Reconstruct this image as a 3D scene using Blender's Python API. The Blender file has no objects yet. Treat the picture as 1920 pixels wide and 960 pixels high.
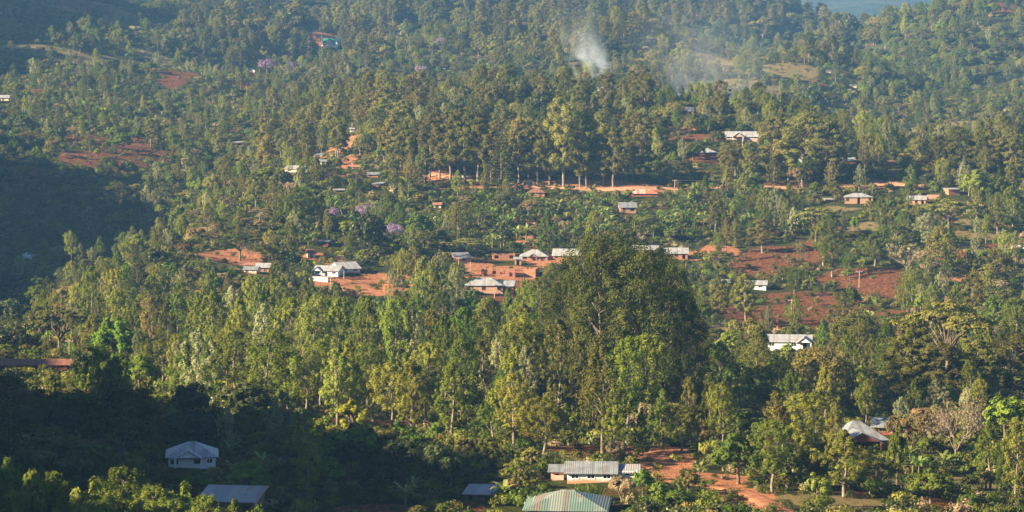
import bpy, math, random
import numpy as np
from mathutils import Vector, Matrix

# ------------------------------------------------------------------ camera, sky, sun, exposure
sc = bpy.context.scene
C = sc.collection
PITCH = math.radians(-4.0)
HFOV = math.radians(20.0)
cam_d = bpy.data.cameras.new('camera'); cam = bpy.data.objects.new('camera', cam_d); C.objects.link(cam)
cam_d.sensor_width = 36.0; cam_d.angle = HFOV; cam_d.clip_start = 0.5; cam_d.clip_end = 30000
cam.location = (0, 0, 0); cam.rotation_euler = (math.pi/2 + PITCH, 0, 0)
sc.camera = cam
SUN_EL = math.radians(23.0)
SUN_DIR = Vector((-0.935, -0.355, 0)).normalized()          # horizontal direction towards the sun
sun_vec = Vector((SUN_DIR.x*math.cos(SUN_EL), SUN_DIR.y*math.cos(SUN_EL), math.sin(SUN_EL)))
w = bpy.data.worlds.new('World'); sc.world = w; w.use_nodes = True
nt = w.node_tree; nt.nodes.clear()
sky = nt.nodes.new('ShaderNodeTexSky'); sky.sky_type = 'NISHITA'; sky.sun_disc = False
sky.sun_elevation = SUN_EL
sky.sun_rotation = math.atan2(SUN_DIR.x, SUN_DIR.y)
sky.air_density = 0.6; sky.dust_density = 0.5; sky.altitude = 1500
bg = nt.nodes.new('ShaderNodeBackground'); bg.inputs['Strength'].default_value = 0.05
out = nt.nodes.new('ShaderNodeOutputWorld')
nt.links.new(sky.outputs[0], bg.inputs[0]); nt.links.new(bg.outputs[0], out.inputs[0])
sd = bpy.data.lights.new('sun', 'SUN'); so = bpy.data.objects.new('sun', sd); C.objects.link(so)
sd.energy = 5.0; sd.angle = math.radians(0.6); sd.color = (1.0, 0.79, 0.48)
so.rotation_euler = sun_vec.to_track_quat('Z', 'Y').to_euler(); so.location = sun_vec*500
sc.view_settings.view_transform = 'Standard'; sc.view_settings.look = 'None'
sc.view_settings.exposure = 2.0; sc.view_settings.gamma = 1.0; sc.view_settings.use_curve_mapping = False
sc.cycles.max_bounces = 5; sc.cycles.diffuse_bounces = 1; sc.cycles.transmission_bounces = 2
sc.cycles.glossy_bounces = 2; sc.cycles.volume_bounces = 1; sc.cycles.transparent_max_bounces = 6
sc.cycles.use_adaptive_sampling = True
sc.cycles.volume_step_rate = 2.0; sc.cycles.volume_max_steps = 96
HAZE = 0.00008

random.seed(7); rng = np.random.default_rng(11)
F = 960/math.tan(HFOV/2)

# ------------------------------------------------------------------ terrain as a height field through surveyed points
def ray(u, v):
    x = (u-960)/F; yc = (480-v)/F
    wy = math.cos(PITCH) - math.sin(PITCH)*yc; wz = math.sin(PITCH) + math.cos(PITCH)*yc
    return x/wy, wz/wy                                   # x and z per metre of northing
def project(x, y, z):
    cy = y*math.cos(PITCH) + z*math.sin(PITCH); cz = -y*math.sin(PITCH) + z*math.cos(PITCH)
    return 960 + F*x/cy, 480 - F*cz/cy

SURVEY = []
def row(d, *pts):
    for u, v in pts: SURVEY.append((u, v, d))
def line(*pts):
    for u, v, d in pts: SURVEY.append((u, v, d))
# lower slope
line((0,970,360),(480,975,365),(960,975,365),(1400,970,370),(1920,965,375))
line((0,900,420),(480,895,425),(960,890,430),(1440,895,425),(1920,900,415))
line((0,820,480),(400,815,490),(900,835,475),(1300,840,470),(1920,840,470))
line((0,760,560),(480,755,560),(960,750,560),(1440,760,545),(1920,760,545))
line((0,700,660),(480,690,650),(960,680,650),(1440,690,640),(1920,690,640))
line((330,620,760),(700,620,745),(1100,620,740),(1480,625,750),(1920,610,760))
line((240,560,820),(620,550,850),(910,548,870),(1300,560,850),(1500,580,830),(1800,560,850))
line((450,500,900),(620,515,890),(910,510,930),(1200,490,960),(1500,520,920),(1900,500,930))
line((420,470,940),(600,460,960),(900,450,985),(1200,440,1000),(1600,450,990),(1900,450,990))
line((500,390,1020),(700,400,1040),(1000,400,1050),(1300,400,1050),(1600,385,1070),(1900,400,1050))
line((560,330,1120),(760,345,1100),(1000,350,1110),(1200,365,1090),(1500,345,1120),(1800,350,1110))
line((640,290,1200),(850,310,1160),(1100,310,1160),(1400,300,1170),(1700,305,1170),(1900,320,1160))
line((700,245,1290),(900,240,1260),(1150,240,1250),(1400,255,1230),(1600,280,1220),(1900,300,1220))
# the crest of the middle hill and the drop behind it
line((620,215,1420),(760,180,1420),(950,185,1350),(1200,195,1330),(1400,215,1310),(1550,260,1270),(1750,290,1260),(1900,303,1260))
line((760,200,1560),(950,225,1520),(1200,240,1500),(1400,262,1460),(1600,310,1400),(1900,330,1380))
# left edge of the spur, and the drop behind it
line((560,305,1170),(470,325,1110),(380,415,990),(280,480,890),(150,590,790),(20,680,690))
line((480,345,1230),(340,445,1060),(240,520,960),(120,610,870),(0,700,790))
# the valley on the left and the slope beyond it
line((330,440,1120),(180,470,1080),(50,480,1060),(60,560,960),(-60,600,900))
line((50,400,1160),(250,390,1180),(430,340,1300),(50,300,1300),(300,290,1350),(480,270,1420))
line((50,200,1520),(300,205,1580),(500,195,1620),(620,190,1620),(50,110,1850),(300,130,1850),(480,150,1850),(480,100,2050),(620,100,2050))
line((50,30,2200),(300,10,2350),(620,40,2350),(620,-60,2800),(50,-60,2700),(300,-80,2900))
# back ranges
line((800,140,1800),(950,130,1800),(1150,150,1750),(1300,170,1750),(1450,200,1700),(800,80,2150),(1150,100,2100),(1400,120,2050))
line((850,20,2450),(1150,60,2400),(1300,60,2450),(850,-80,3000),(1050,-60,3050),(1130,-2,3000),(1185,58,2950),(1212,80,2950),(1238,60,2930),(1285,15,2900),(1340,5,2850),(1450,22,2800),(1520,50,2750),(1570,85,2700),(1620,100,2600))
line((1600,170,1850),(1600,110,2250),(1660,62,2300),(1760,25,2350),(1850,15,2350),(1930,15,2350),(1700,230,1650),(1900,240,1600),(1900,180,1800),(1750,130,2000),(1900,100,2050))
line((1050,0,3500),(1205,110,3500),(1340,60,3500),(1560,130,3300),(1760,80,3000),(1930,80,3000),(300,-30,3500),(800,-30,3500))
line((-150,900,420),(-150,700,680),(-200,450,1060),(-200,250,1400),(-200,50,2000),(2070,900,420),(2070,700,640),(2070,480,960),(2070,340,1150),(2070,310,1300),(2070,230,1650),(2070,60,2300))
P = [(*ray(u, v), d) for u, v, d in SURVEY]
for y_, e_ in ((8, -.35), (25, -.27), (60, -.245), (130, -.225), (220, -.205), (300, -.19)):
    for a_ in (-.2, 0, .2): P.append((a_, e_, y_))
P = np.array(P)
def feat(a, y): return np.stack([np.asarray(a)/0.17, np.log(np.asarray(y))*2.6], -1)
pc = feat(P[:, 0], P[:, 2]); vals = P[:, 1]
def U(r2): return 0.5*r2*np.log(np.maximum(r2, 1e-12))
n = len(P)
K = U(((pc[:, None]-pc[None])**2).sum(-1)) + np.eye(n)*0.003
A = np.zeros((n+3, n+3)); A[:n, :n] = K; A[:n, n] = 1; A[:n, n+1:] = pc; A[n, :n] = 1; A[n+1:, :n] = pc.T
sol = np.linalg.solve(A, np.concatenate([vals, np.zeros(3)]))
def base_e(a, y):
    a = np.clip(np.asarray(a, float), -0.23, 0.23); q = feat(a, y); sh = q.shape[:-1]; q = q.reshape(-1, 2)
    o = np.empty(len(q))
    for i in range(0, len(q), 20000):
        s = q[i:i+20000]; o[i:i+20000] = U(((s[:, None]-pc[None])**2).sum(-1))@sol[:n] + sol[n] + s@sol[n+1:]
    return o.reshape(sh)

_ph = rng.uniform(0, 6.28, (24, 2)); _dr = rng.uniform(0, 6.28, 24)
def bumps(x, y):
    z = np.zeros(np.shape(x))
    for i in range(24):
        L = 14*1.18**i; k = 6.283/L
        z = z + 0.012*L*(0.5 if i > 12 else 1)*np.sin(k*(x*math.cos(_dr[i])+y*math.sin(_dr[i]))+_ph[i, 0])
    return z*0.30

# shoulder of the mountain west of the view: its shadow lies across the valley and the near slope
EDGE = [(1230,975),(1160,905),(960,850),(700,835),(500,785),(330,760),(200,740),(80,700),(0,640)]
def first_hit_base(u, v):
    a, e = ray(u, v); ys = np.linspace(330, 2600, 900); es = base_e(np.full(900, a), ys)
    j = int(np.argmax(es >= e)); return a*ys[j], ys[j], e*ys[j]
rid = []
for (u, v) in EDGE:
    x, y, z = first_hit_base(u, v); t = 205
    rid.append((y + SUN_DIR.y*t, x + SUN_DIR.x*t, z + t*math.tan(SUN_EL) + (0 if u < 150 else -13 if u < 450 else -4)))
for (u, v, t, dz) in ((300,430,300,4),(250,330,330,-5),(60,300,330,2),(60,190,340,-22),(480,50,560,-10)):
    x, y, z = first_hit_base(u, v)
    rid.append((y + SUN_DIR.y*t, x + SUN_DIR.x*t, z + t*math.tan(SUN_EL) + dz))
rid.sort(); rid = np.array(rid)
rid = np.vstack([[-150, rid[0, 1]+20, -25], [235, rid[0, 1]+5, 13], [rid[0, 0]-8, rid[0, 1], rid[0, 2]-12], rid, [2800, -1150, 262], [4000, -1500, 200]])
def with_shoulder(x, y, z):
    xr = np.interp(y, rid[:, 0], rid[:, 1]); zr = np.interp(y, rid[:, 0], rid[:, 2])
    zr = zr + 2.0*np.sin(y*0.11) + 1.6*np.sin(y*0.27+1.3) + 1.2*np.sin(y*.047) + np.clip((y-650)/300, 0, 1)*(5*np.sin(y*.083+1)+4*np.sin(y*.21)+3*np.sin(y*.37+2))
    r = zr - np.interp(y, [0, 400, 520], [1.0, .9, .62])*np.abs(x-xr)
    k = 3.0
    return np.maximum(z, r) + 0.25*k*np.maximum(0, 1-np.abs(z-r)/k)**2

NA, NY = 420, 620
ga = np.concatenate([np.linspace(-0.72, -0.215, 70, endpoint=False), np.linspace(-0.215, 0.215, NA-100), np.linspace(0.22, 0.6, 30)])
NA = len(ga)
gy = np.exp(np.concatenate([np.linspace(math.log(6), math.log(330), 60, endpoint=False), np.linspace(math.log(330), math.log(3700), NY-60)]))
AA, YY = np.meshgrid(ga, gy, indexing='ij'); XX = AA*YY
ZZ = base_e(AA, YY)*YY
ZZ = ZZ + bumps(XX, YY)*np.clip(YY/400, 0, 1)
far_ = np.clip((YY-1560)/350, 0, 1)
ZZ = ZZ + far_*(8*np.sin(XX/62+1.5*np.sin(YY/170)+.6) + 6*np.sin(XX/27-YY/60) + 5*np.sin(YY/75+XX/90))
ZZ = with_shoulder(XX, YY, ZZ)
EE = ZZ/YY
lgy = np.log(gy)
def terrain_z(x, y):
    x = np.asarray(x, float); y = np.asarray(y, float)
    a = x/y; i = np.interp(a, ga, np.arange(NA)); j = np.interp(np.log(y), lgy, np.arange(NY))
    i0 = np.clip(i.astype(int), 0, NA-2); j0 = np.clip(j.astype(int), 0, NY-2); fi = i-i0; fj = j-j0
    e = EE[i0, j0]*(1-fi)*(1-fj)+EE[i0+1, j0]*fi*(1-fj)+EE[i0, j0+1]*(1-fi)*fj+EE[i0+1, j0+1]*fi*fj
    return e*y
def hit(u, v, ymin=200, ymax=3600):
    """first place where the line of sight through a photo point meets the ground"""
    a, e = ray(u, v)
    ys = np.exp(np.linspace(math.log(ymin), math.log(ymax), 1500))
    es = terrain_z(a*ys, ys)/ys
    m = es >= e
    if not m.any(): j = int(np.argmax(es - e))
    else: j = int(np.argmax(m))
    y = ys[j]; return float(a*y), float(y), float(terrain_z(a*y, y))

# ------------------------------------------------------------------ materials
def new_mat(name):
    m = bpy.data.materials.new(name); m.use_nodes = True; m.node_tree.nodes.clear()
    return m, m.node_tree.nodes, m.node_tree.links
def nd(ns, t, **kw):
    x = ns.new(t)
    for k, v in kw.items():
        if k.startswith('_'): setattr(x, k[1:], v)
        else: x.inputs[k].default_value = v
    return x
def ramp(ns, pts):
    r = ns.new('ShaderNodeValToRGB'); e = r.color_ramp.elements
    while len(e) > 1: e.remove(e[-1])
    e[0].position = pts[0][0]; e[0].color = (*pts[0][1], 1)
    for p, c in pts[1:]:
        q = e.new(p); q.color = (*c, 1)
    return r
def mixc(ns, ls, a, b, fac, mode='MIX'):
    m = ns.new('ShaderNodeMix'); m.data_type = 'RGBA'; m.blend_type = mode
    for sock, val in ((m.inputs[0], fac), (m.inputs[6], a), (m.inputs[7], b)):
        if hasattr(val, 'links'): ls.new(val, sock)
        elif isinstance(val, (int, float)): sock.default_value = val
        else: sock.default_value = (*val, 1)
    return m.outputs[2]

def leaf_mat(name, c1, c2, c3, trans=0.35, gloss=0.0):
    """c1..c3: the range of leaf colours of the species; every clump and every tree picks its own"""
    m, ns, ls = new_mat(name)
    at = nd(ns, 'ShaderNodeAttribute', _attribute_name='tint')
    oi = ns.new('ShaderNodeObjectInfo')
    r = ramp(ns, [(0, c1), (.5, c2), (1, c3)])
    ma = ns.new('ShaderNodeMath'); ma.operation = 'MULTIPLY_ADD'; ma.inputs[1].default_value = 0.4
    mb = ns.new('ShaderNodeMath'); mb.operation = 'MULTIPLY'; mb.inputs[1].default_value = 0.6
    ls.new(oi.outputs['Random'], mb.inputs[0]); ls.new(at.outputs['Fac'], ma.inputs[0]); ls.new(mb.outputs[0], ma.inputs[2])
    ls.new(ma.outputs[0], r.inputs[0])
    hs = ns.new('ShaderNodeHueSaturation')
    mv = ns.new('ShaderNodeMapRange'); mv.inputs[3].default_value = .62; mv.inputs[4].default_value = 1.42
    mh = ns.new('ShaderNodeMapRange'); mh.inputs[3].default_value = .478; mh.inputs[4].default_value = .528
    wn = ns.new('ShaderNodeTexWhiteNoise'); wn.noise_dimensions = '1D'; ls.new(oi.outputs['Random'], wn.inputs[1])
    ls.new(wn.outputs[0], mv.inputs[0]); ls.new(mv.outputs[0], hs.inputs['Value'])
    wn2 = ns.new('ShaderNodeTexWhiteNoise'); wn2.noise_dimensions = '1D'; ls.new(wn.outputs[0], wn2.inputs[1])
    ls.new(wn2.outputs[0], mh.inputs[0]); ls.new(mh.outputs[0], hs.inputs['Hue'])
    ls.new(r.outputs[0], hs.inputs['Color'])
    col = hs.outputs[0]
    d = ns.new('ShaderNodeBsdfDiffuse'); t = ns.new('ShaderNodeBsdfTranslucent')
    ls.new(col, d.inputs[0])
    tc = mixc(ns, ls, col, (1.0, 1.25, .35), 1.0, 'MULTIPLY'); ls.new(tc, t.inputs[0])
    mx = ns.new('ShaderNodeMixShader'); mx.inputs[0].default_value = trans
    ls.new(d.outputs[0], mx.inputs[1]); ls.new(t.outputs[0], mx.inputs[2]); last = mx.outputs[0]
    if gloss:
        g = ns.new('ShaderNodeBsdfGlossy'); g.inputs['Roughness'].default_value = .42; g.inputs['Color'].default_value = (.9, .9, .9, 1)
        mg = ns.new('ShaderNodeMixShader'); mg.inputs[0].default_value = gloss
        ls.new(last, mg.inputs[1]); ls.new(g.outputs[0], mg.inputs[2]); last = mg.outputs[0]
    o = ns.new('ShaderNodeOutputMaterial'); ls.new(last, o.inputs[0])
    return m

M = {}
M['leaf_yellowgreen'] = leaf_mat('leaf_yellowgreen', (0.119,0.143,0.023), (0.194,0.211,0.036), (0.284,0.277,0.064), .25)
M['leaf_green'] = leaf_mat('leaf_green', (0.070,0.106,0.018), (0.122,0.162,0.028), (0.185,0.213,0.041), .25)
M['leaf_silver'] = leaf_mat('leaf_silver', (0.187,0.198,0.094), (0.264,0.270,0.143), (0.363,0.352,0.209), .25)
M['leaf_olive'] = leaf_mat('leaf_olive', (0.087,0.090,0.023), (0.153,0.148,0.038), (0.226,0.197,0.059), .2)
M['leaf_dark'] = leaf_mat('leaf_dark', (0.033,0.047,0.013), (0.056,0.072,0.019), (0.090,0.098,0.029), .18, .02)
M['leaf_lime'] = leaf_mat('leaf_lime', (0.105,0.155,0.020), (0.150,0.200,0.027), (0.200,0.240,0.038), .28)
M['leaf_euc'] = leaf_mat('leaf_euc', (0.034,0.046,0.013), (0.062,0.076,0.019), (0.105,0.110,0.031), .18)
M['leaf_brown'] = leaf_mat('leaf_brown', (0.166,0.122,0.058), (0.230,0.166,0.083), (0.294,0.211,0.109), .2)
M['leaf_conifer'] = leaf_mat('leaf_conifer', (0.064,0.084,0.026), (0.096,0.113,0.036), (0.128,0.141,0.045), .15)
M['leaf_tan'] = leaf_mat('leaf_tan', (0.218,0.173,0.096), (0.282,0.224,0.134), (0.358,0.282,0.179), .2)
M['leaf_banana'] = leaf_mat('leaf_banana', (0.100,0.140,0.030), (0.160,0.210,0.050), (0.270,0.280,0.090), .3, .05)
M['leaf_gold'] = leaf_mat('leaf_gold', (0.200,0.200,0.020), (0.280,0.260,0.025), (0.360,0.320,0.030), .35)
M['petal_purple'] = leaf_mat('petal_purple', (0.242,0.165,0.352), (0.330,0.231,0.462), (0.418,0.308,0.550), .3)

def bark_mat(name, c1, c2):
    m, ns, ls = new_mat(name)
    tc = ns.new('ShaderNodeTexCoord'); no = nd(ns, 'ShaderNodeTexNoise', Scale=1.4, Detail=4.0)
    mp = ns.new('ShaderNodeMapping'); mp.inputs['Scale'].default_value = (2.5, 2.5, .6)
    ls.new(tc.outputs['Object'], mp.inputs[0]); ls.new(mp.outputs[0], no.inputs[0])
    r = ramp(ns, [(.35, c1), (.65, c2)]); ls.new(no.outputs[0], r.inputs[0])
    d = ns.new('ShaderNodeBsdfDiffuse'); ls.new(r.outputs[0], d.inputs[0])
    o = ns.new('ShaderNodeOutputMaterial'); ls.new(d.outputs[0], o.inputs[0]); return m
M['bark_pale'] = bark_mat('bark_pale', (.12,.095,.075), (.30,.25,.20))
M['bark_grey'] = bark_mat('bark_grey', (.09,.07,.055), (.22,.175,.13))
M['bark_brown'] = bark_mat('bark_brown', (.10,.06,.04), (.24,.15,.10))
M['banana_stem'] = bark_mat('banana_stem', (.10,.11,.04), (.20,.17,.08))
M['pole_wood'] = bark_mat('pole_wood', (.28,.22,.16), (.42,.34,.26))

def surf(name, c1, c2, rough=.8, scale=1.5, metal=0.0, kind=None, c3=None):
    """walls and roofs: two worn tones, optional brick courses, corrugation or block pattern"""
    m, ns, ls = new_mat(name)
    tc = ns.new('ShaderNodeTexCoord')
    no = nd(ns, 'ShaderNodeTexNoise', Scale=scale, Detail=6.0, Roughness=.65); ls.new(tc.outputs['Object'], no.inputs[0])
    r = ramp(ns, [(.35, c1), (.62, c2)]); ls.new(no.outputs[0], r.inputs[0]); col = r.outputs[0]
    b = nd(ns, 'ShaderNodeBsdfPrincipled', Roughness=rough, Metallic=metal)
    b.inputs['Specular IOR Level'].default_value = .3
    if kind == 'brick':
        mp = ns.new('ShaderNodeMapping'); mp.inputs['Rotation'].default_value = (math.pi/2, 0, 0); ls.new(tc.outputs['Object'], mp.inputs[0])
        br = nd(ns, 'ShaderNodeTexBrick', Scale=1.0); br.inputs['Brick Width'].default_value = .42; br.inputs['Row Height'].default_value = .22
        br.inputs['Mortar Size'].default_value = .025; br.inputs['Color1'].default_value = (1, 1, 1, 1); br.inputs['Color2'].default_value = (.72, .68, .66, 1); br.inputs['Mortar'].default_value = (.62, .58, .55, 1)
        ls.new(mp.outputs[0], br.inputs[0]); col = mixc(ns, ls, col, br.outputs[0], .8, 'MULTIPLY')
    if kind == 'tin':
        mp = ns.new('ShaderNodeMapping'); mp.inputs['Scale'].default_value = (1.15, .02, .02); ls.new(tc.outputs['Object'], mp.inputs[0])
        wv = ns.new('ShaderNodeTexNoise'); wv.inputs['Scale'].default_value = 1.3; wv.inputs['Detail'].default_value = 1.0; ls.new(mp.outputs[0], wv.inputs[0])
        rr = ramp(ns, [(.40, (.74, .72, .70)), (.5, (1, 1, 1)), (.62, (.85, .86, .88))]); ls.new(wv.outputs[0], rr.inputs[0])
        col = mixc(ns, ls, col, rr.outputs[0], 1.0, 'MULTIPLY')
        rn = nd(ns, 'ShaderNodeTexNoise', Scale=.55, Detail=5.0, Roughness=.7); mp2 = ns.new('ShaderNodeMapping'); mp2.inputs['Scale'].default_value = (1.6, .35, .35); ls.new(tc.outputs['Object'], mp2.inputs[0]); ls.new(mp2.outputs[0], rn.inputs[0])
        rm_ = nd(ns, 'ShaderNodeMapRange'); rm_.inputs[1].default_value = .55; rm_.inputs[2].default_value = .72; rm_.inputs[4].default_value = .6; ls.new(rn.outputs[0], rm_.inputs[0])
        if metal > 0: col = mixc(ns, ls, col, (.26, .15, .11), rm_.outputs[0])
        w2 = ns.new('ShaderNodeTexWave'); w2.inputs['Scale'].default_value = 1.2; ls.new(tc.outputs['Object'], w2.inputs[0])
        bp = nd(ns, 'ShaderNodeBump', Strength=.35, Distance=.05); ls.new(w2.outputs['Color'], bp.inputs['Height']); ls.new(bp.outputs[0], b.inputs['Normal'])
    if kind == 'sheets':
        mp = ns.new('ShaderNodeMapping'); mp.inputs['Scale'].default_value = (.75, .11, .0); ls.new(tc.outputs['Object'], mp.inputs[0])
        vo = ns.new('ShaderNodeTexVoronoi'); vo.distance = 'CHEBYCHEV'; vo.inputs['Scale'].default_value = 1.0; vo.inputs['Randomness'].default_value = .75; ls.new(mp.outputs[0], vo.inputs[0])
        sp = ns.new('ShaderNodeSeparateColor'); ls.new(vo.outputs['Color'], sp.inputs[0])
        rr = ramp(ns, [(0, c3[0]), (.25, c3[1]), (.45, c3[2]), (.65, c3[3]), (.85, c3[4])]); rr.color_ramp.interpolation = 'CONSTANT'
        ls.new(sp.outputs[0], rr.inputs[0]); col = mixc(ns, ls, col, rr.outputs[0], .6)
        w2 = ns.new('ShaderNodeTexWave'); w2.inputs['Scale'].default_value = 1.0; ls.new(tc.outputs['Object'], w2.inputs[0])
        bp = nd(ns, 'ShaderNodeBump', Strength=.5, Distance=.06); ls.new(w2.outputs['Color'], bp.inputs['Height']); ls.new(bp.outputs[0], b.inputs['Normal'])
    if kind == 'splash':      # red mud splashed up the foot of a painted wall
        ge = ns.new('ShaderNodeTexCoord'); sx = ns.new('ShaderNodeSeparateXYZ'); ls.new(ge.outputs['Object'], sx.inputs[0])
        ad = ns.new('ShaderNodeMath'); ad.operation = 'ADD'; ls.new(sx.outputs[2], ad.inputs[0]); ls.new(no.outputs[0], ad.inputs[1])
        rr = ramp(ns, [(.0, (1, 1, 1)), (.55, (.9, .9, .9)), (1, (0, 0, 0))])
        mr = ns.new('ShaderNodeMapRange'); mr.inputs[1].default_value = .1; mr.inputs[2].default_value = 1.35; ls.new(ad.outputs[0], mr.inputs[0]); ls.new(mr.outputs[0], rr.inputs[0])
        col = mixc(ns, ls, col, (.42, .20, .11), rr.outputs[0])
    ls.new(col, b.inputs['Base Color'])
    o = ns.new('ShaderNodeOutputMaterial'); ls.new(b.outputs[0], o.inputs[0]); return m
M['tin_grey'] = surf('tin_grey', (.21,.235,.27), (.33,.36,.39), .55, .6, .25, 'tin')
M['tin_bright'] = surf('tin_bright', (.34,.36,.39), (.50,.51,.53), .5, .6, .25, 'tin')
M['tin_rust'] = surf('tin_rust', (.30,.12,.07), (.42,.22,.15), .75, .8, 0, 'tin')
M['tin_brown'] = surf('tin_brown', (.20,.085,.06), (.30,.14,.10), .75, 1.0, 0, 'tin')
M['tin_green'] = surf('tin_green', (.02,.22,.13), (.03,.30,.18), .5, .8, 0, 'tin')
M['tin_weathered'] = surf('tin_weathered', (.24,.25,.28), (.40,.34,.32), .6, .8, .15, 'sheets', ((.30,.31,.34),(.24,.26,.29),(.36,.30,.28),(.33,.35,.38),(.30,.20,.17)))
M['tin_patchwork'] = surf('tin_patchwork', (.12,.20,.16), (.17,.25,.21), .5, .8, .1, 'sheets', ((.13,.20,.17),(.30,.30,.28),(.17,.23,.20),(.23,.14,.12),(.20,.24,.24)))
M['tin_striped'] = surf('tin_striped', (.50,.17,.12), (.55,.22,.16), .7, .8, 0, 'sheets', ((.50,.13,.09),(.55,.42,.36),(.48,.15,.10),(.60,.50,.44),(.45,.12,.08)))
M['brick_orange'] = surf('brick_orange', (.37,.165,.10), (.46,.24,.155), .9, 1.2, 0, 'brick')
M['brick_pink'] = surf('brick_pink', (.44,.25,.18), (.52,.33,.25), .9, 1.2, 0, 'brick')
M['brick_red'] = surf('brick_red', (.24,.065,.045), (.33,.11,.075), .9, 1.2, 0, 'brick')
M['plaster_white'] = surf('plaster_white', (.66,.67,.68), (.80,.80,.79), .85, 1.0, 0, 'splash')
M['plaster_clean'] = surf('plaster_clean', (.74,.75,.76), (.82,.82,.82), .85, 1.0)
M['plaster_cream'] = surf('plaster_cream', (.62,.52,.36), (.72,.62,.45), .85, 1.0)
M['plaster_blue'] = surf('plaster_blue', (.50,.60,.68), (.60,.70,.76), .85, 1.0)
M['plaster_pink'] = surf('plaster_pink', (.52,.30,.26), (.60,.38,.33), .85, 1.0)
M['trim_white'] = surf('trim_white', (.74,.76,.78), (.82,.83,.84), .6, 1.0)
M['timber'] = surf('timber', (.14,.09,.06), (.22,.15,.10), .85, 2.0)
M['stone'] = surf('stone', (.30,.27,.24), (.42,.38,.34), .9, 2.0)
M['door_brown'] = surf('door_brown', (.10,.06,.04), (.16,.10,.07), .7, 2.0)
M['tarp_orange'] = surf('tarp_orange', (.62,.18,.08), (.70,.24,.12), .6, 1.0)
def glass():
    m, ns, ls = new_mat('window_glass')
    b = nd(ns, 'ShaderNodeBsdfPrincipled', Roughness=.12); b.inputs['Base Color'].default_value = (.02, .024, .03, 1)
    o = ns.new('ShaderNodeOutputMaterial'); ls.new(b.outputs[0], o.inputs[0]); return m
M['glass'] = glass()

def ground_mat():
    m, ns, ls = new_mat('hillside_ground')
    ge = ns.new('ShaderNodeNewGeometry')
    at = nd(ns, 'ShaderNodeAttribute', _attribute_name='cover')
    sep = ns.new('ShaderNodeSeparateColor'); ls.new(at.outputs['Color'], sep.inputs[0])
    n1 = nd(ns, 'ShaderNodeTexNoise', Scale=.055, Detail=8.0, Roughness=.7); ls.new(ge.outputs['Position'], n1.inputs[0])
    n2 = nd(ns, 'ShaderNodeTexNoise', Scale=.55, Detail=6.0, Roughness=.75); ls.new(ge.outputs['Position'], n2.inputs[0])
    n3 = nd(ns, 'ShaderNodeTexNoise', Scale=.011, Detail=4.0); ls.new(ge.outputs['Position'], n3.inputs[0])
    grass = ramp(ns, [(.3, (.022,.034,.010)), (.5, (.044,.054,.016)), (.62, (.085,.080,.030)), (.75, (.14,.105,.055))]); ls.new(n2.outputs[0], grass.inputs[0])
    dry = ramp(ns, [(.35, (.13,.115,.05)), (.6, (.22,.17,.085)), (.75, (.30,.22,.12))]); ls.new(n2.outputs[0], dry.inputs[0])
    n4 = nd(ns, 'ShaderNodeTexNoise', Scale=1.1, Detail=5.0, Roughness=.8); ls.new(ge.outputs['Position'], n4.inputs[0])
    red = ramp(ns, [(.36, (.045,.026,.016)), (.46, (.115,.050,.029)), (.55, (.215,.090,.046)), (.66, (.33,.165,.095))]); ls.new(n4.outputs[0], red.inputs[0])
    org = ramp(ns, [(.3, (.28,.115,.060)), (.55, (.40,.185,.105)), (.75, (.49,.27,.165))]); ls.new(n2.outputs[0], org.inputs[0])
    def edged(ch, lo=.42, hi=.58):
        a = ns.new('ShaderNodeMath'); a.operation = 'MULTIPLY_ADD'; a.inputs[1].default_value = 1.7; ls.new(n1.outputs[0], a.inputs[0]); ls.new(sep.outputs[ch], a.inputs[2])
        a2 = ns.new('ShaderNodeMath'); a2.operation = 'MULTIPLY_ADD'; a2.inputs[1].default_value = .9; ls.new(n2.outputs[0], a2.inputs[0]); ls.new(a.outputs[0], a2.inputs[2])
        mr = ns.new('ShaderNodeMapRange'); mr.inputs[1].default_value = lo+1.28; mr.inputs[2].default_value = hi+1.28; ls.new(a2.outputs[0], mr.inputs[0]); return mr.outputs[0]
    # patches of bare earth show between the plants everywhere
    pr = nd(ns, 'ShaderNodeMapRange'); pr.inputs[1].default_value = .56; pr.inputs[2].default_value = .66; ls.new(n1.outputs[0], pr.inputs[0])
    c = mixc(ns, ls, grass.outputs[0], red.outputs[0], pr.outputs[0])
    c = mixc(ns, ls, c, dry.outputs[0], edged(2)); c = mixc(ns, ls, c, red.outputs[0], edged(0)); c = mixc(ns, ls, c, org.outputs[0], edged(1))
    d = ns.new('ShaderNodeBsdfDiffuse'); ls.new(c, d.inputs[0])
    bp = nd(ns, 'ShaderNodeBump', Strength=1.0, Distance=1.0); ls.new(n2.outputs[0], bp.inputs['Height']); ls.new(bp.outputs[0], d.inputs['Normal'])
    o = ns.new('ShaderNodeOutputMaterial'); ls.new(d.outputs[0], o.inputs[0]); return m
M['ground'] = ground_mat()
def road_mat(name, c1, c2):
    m, ns, ls = new_mat(name)
    ge = ns.new('ShaderNodeNewGeometry'); n2 = nd(ns, 'ShaderNodeTexNoise', Scale=.5, Detail=6.0, Roughness=.7); ls.new(ge.outputs['Position'], n2.inputs[0])
    r = ramp(ns, [(.3, c1), (.65, c2)]); ls.new(n2.outputs[0], r.inputs[0]); d = ns.new('ShaderNodeBsdfDiffuse'); ls.new(r.outputs[0], d.inputs[0])
    o = ns.new('ShaderNodeOutputMaterial'); ls.new(d.outputs[0], o.inputs[0]); return m
M['dirt_road'] = road_mat('dirt_road', (.30,.155,.09), (.50,.30,.20))
M['dirt_red'] = road_mat('dirt_red', (.22,.09,.05), (.40,.19,.115))

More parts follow.
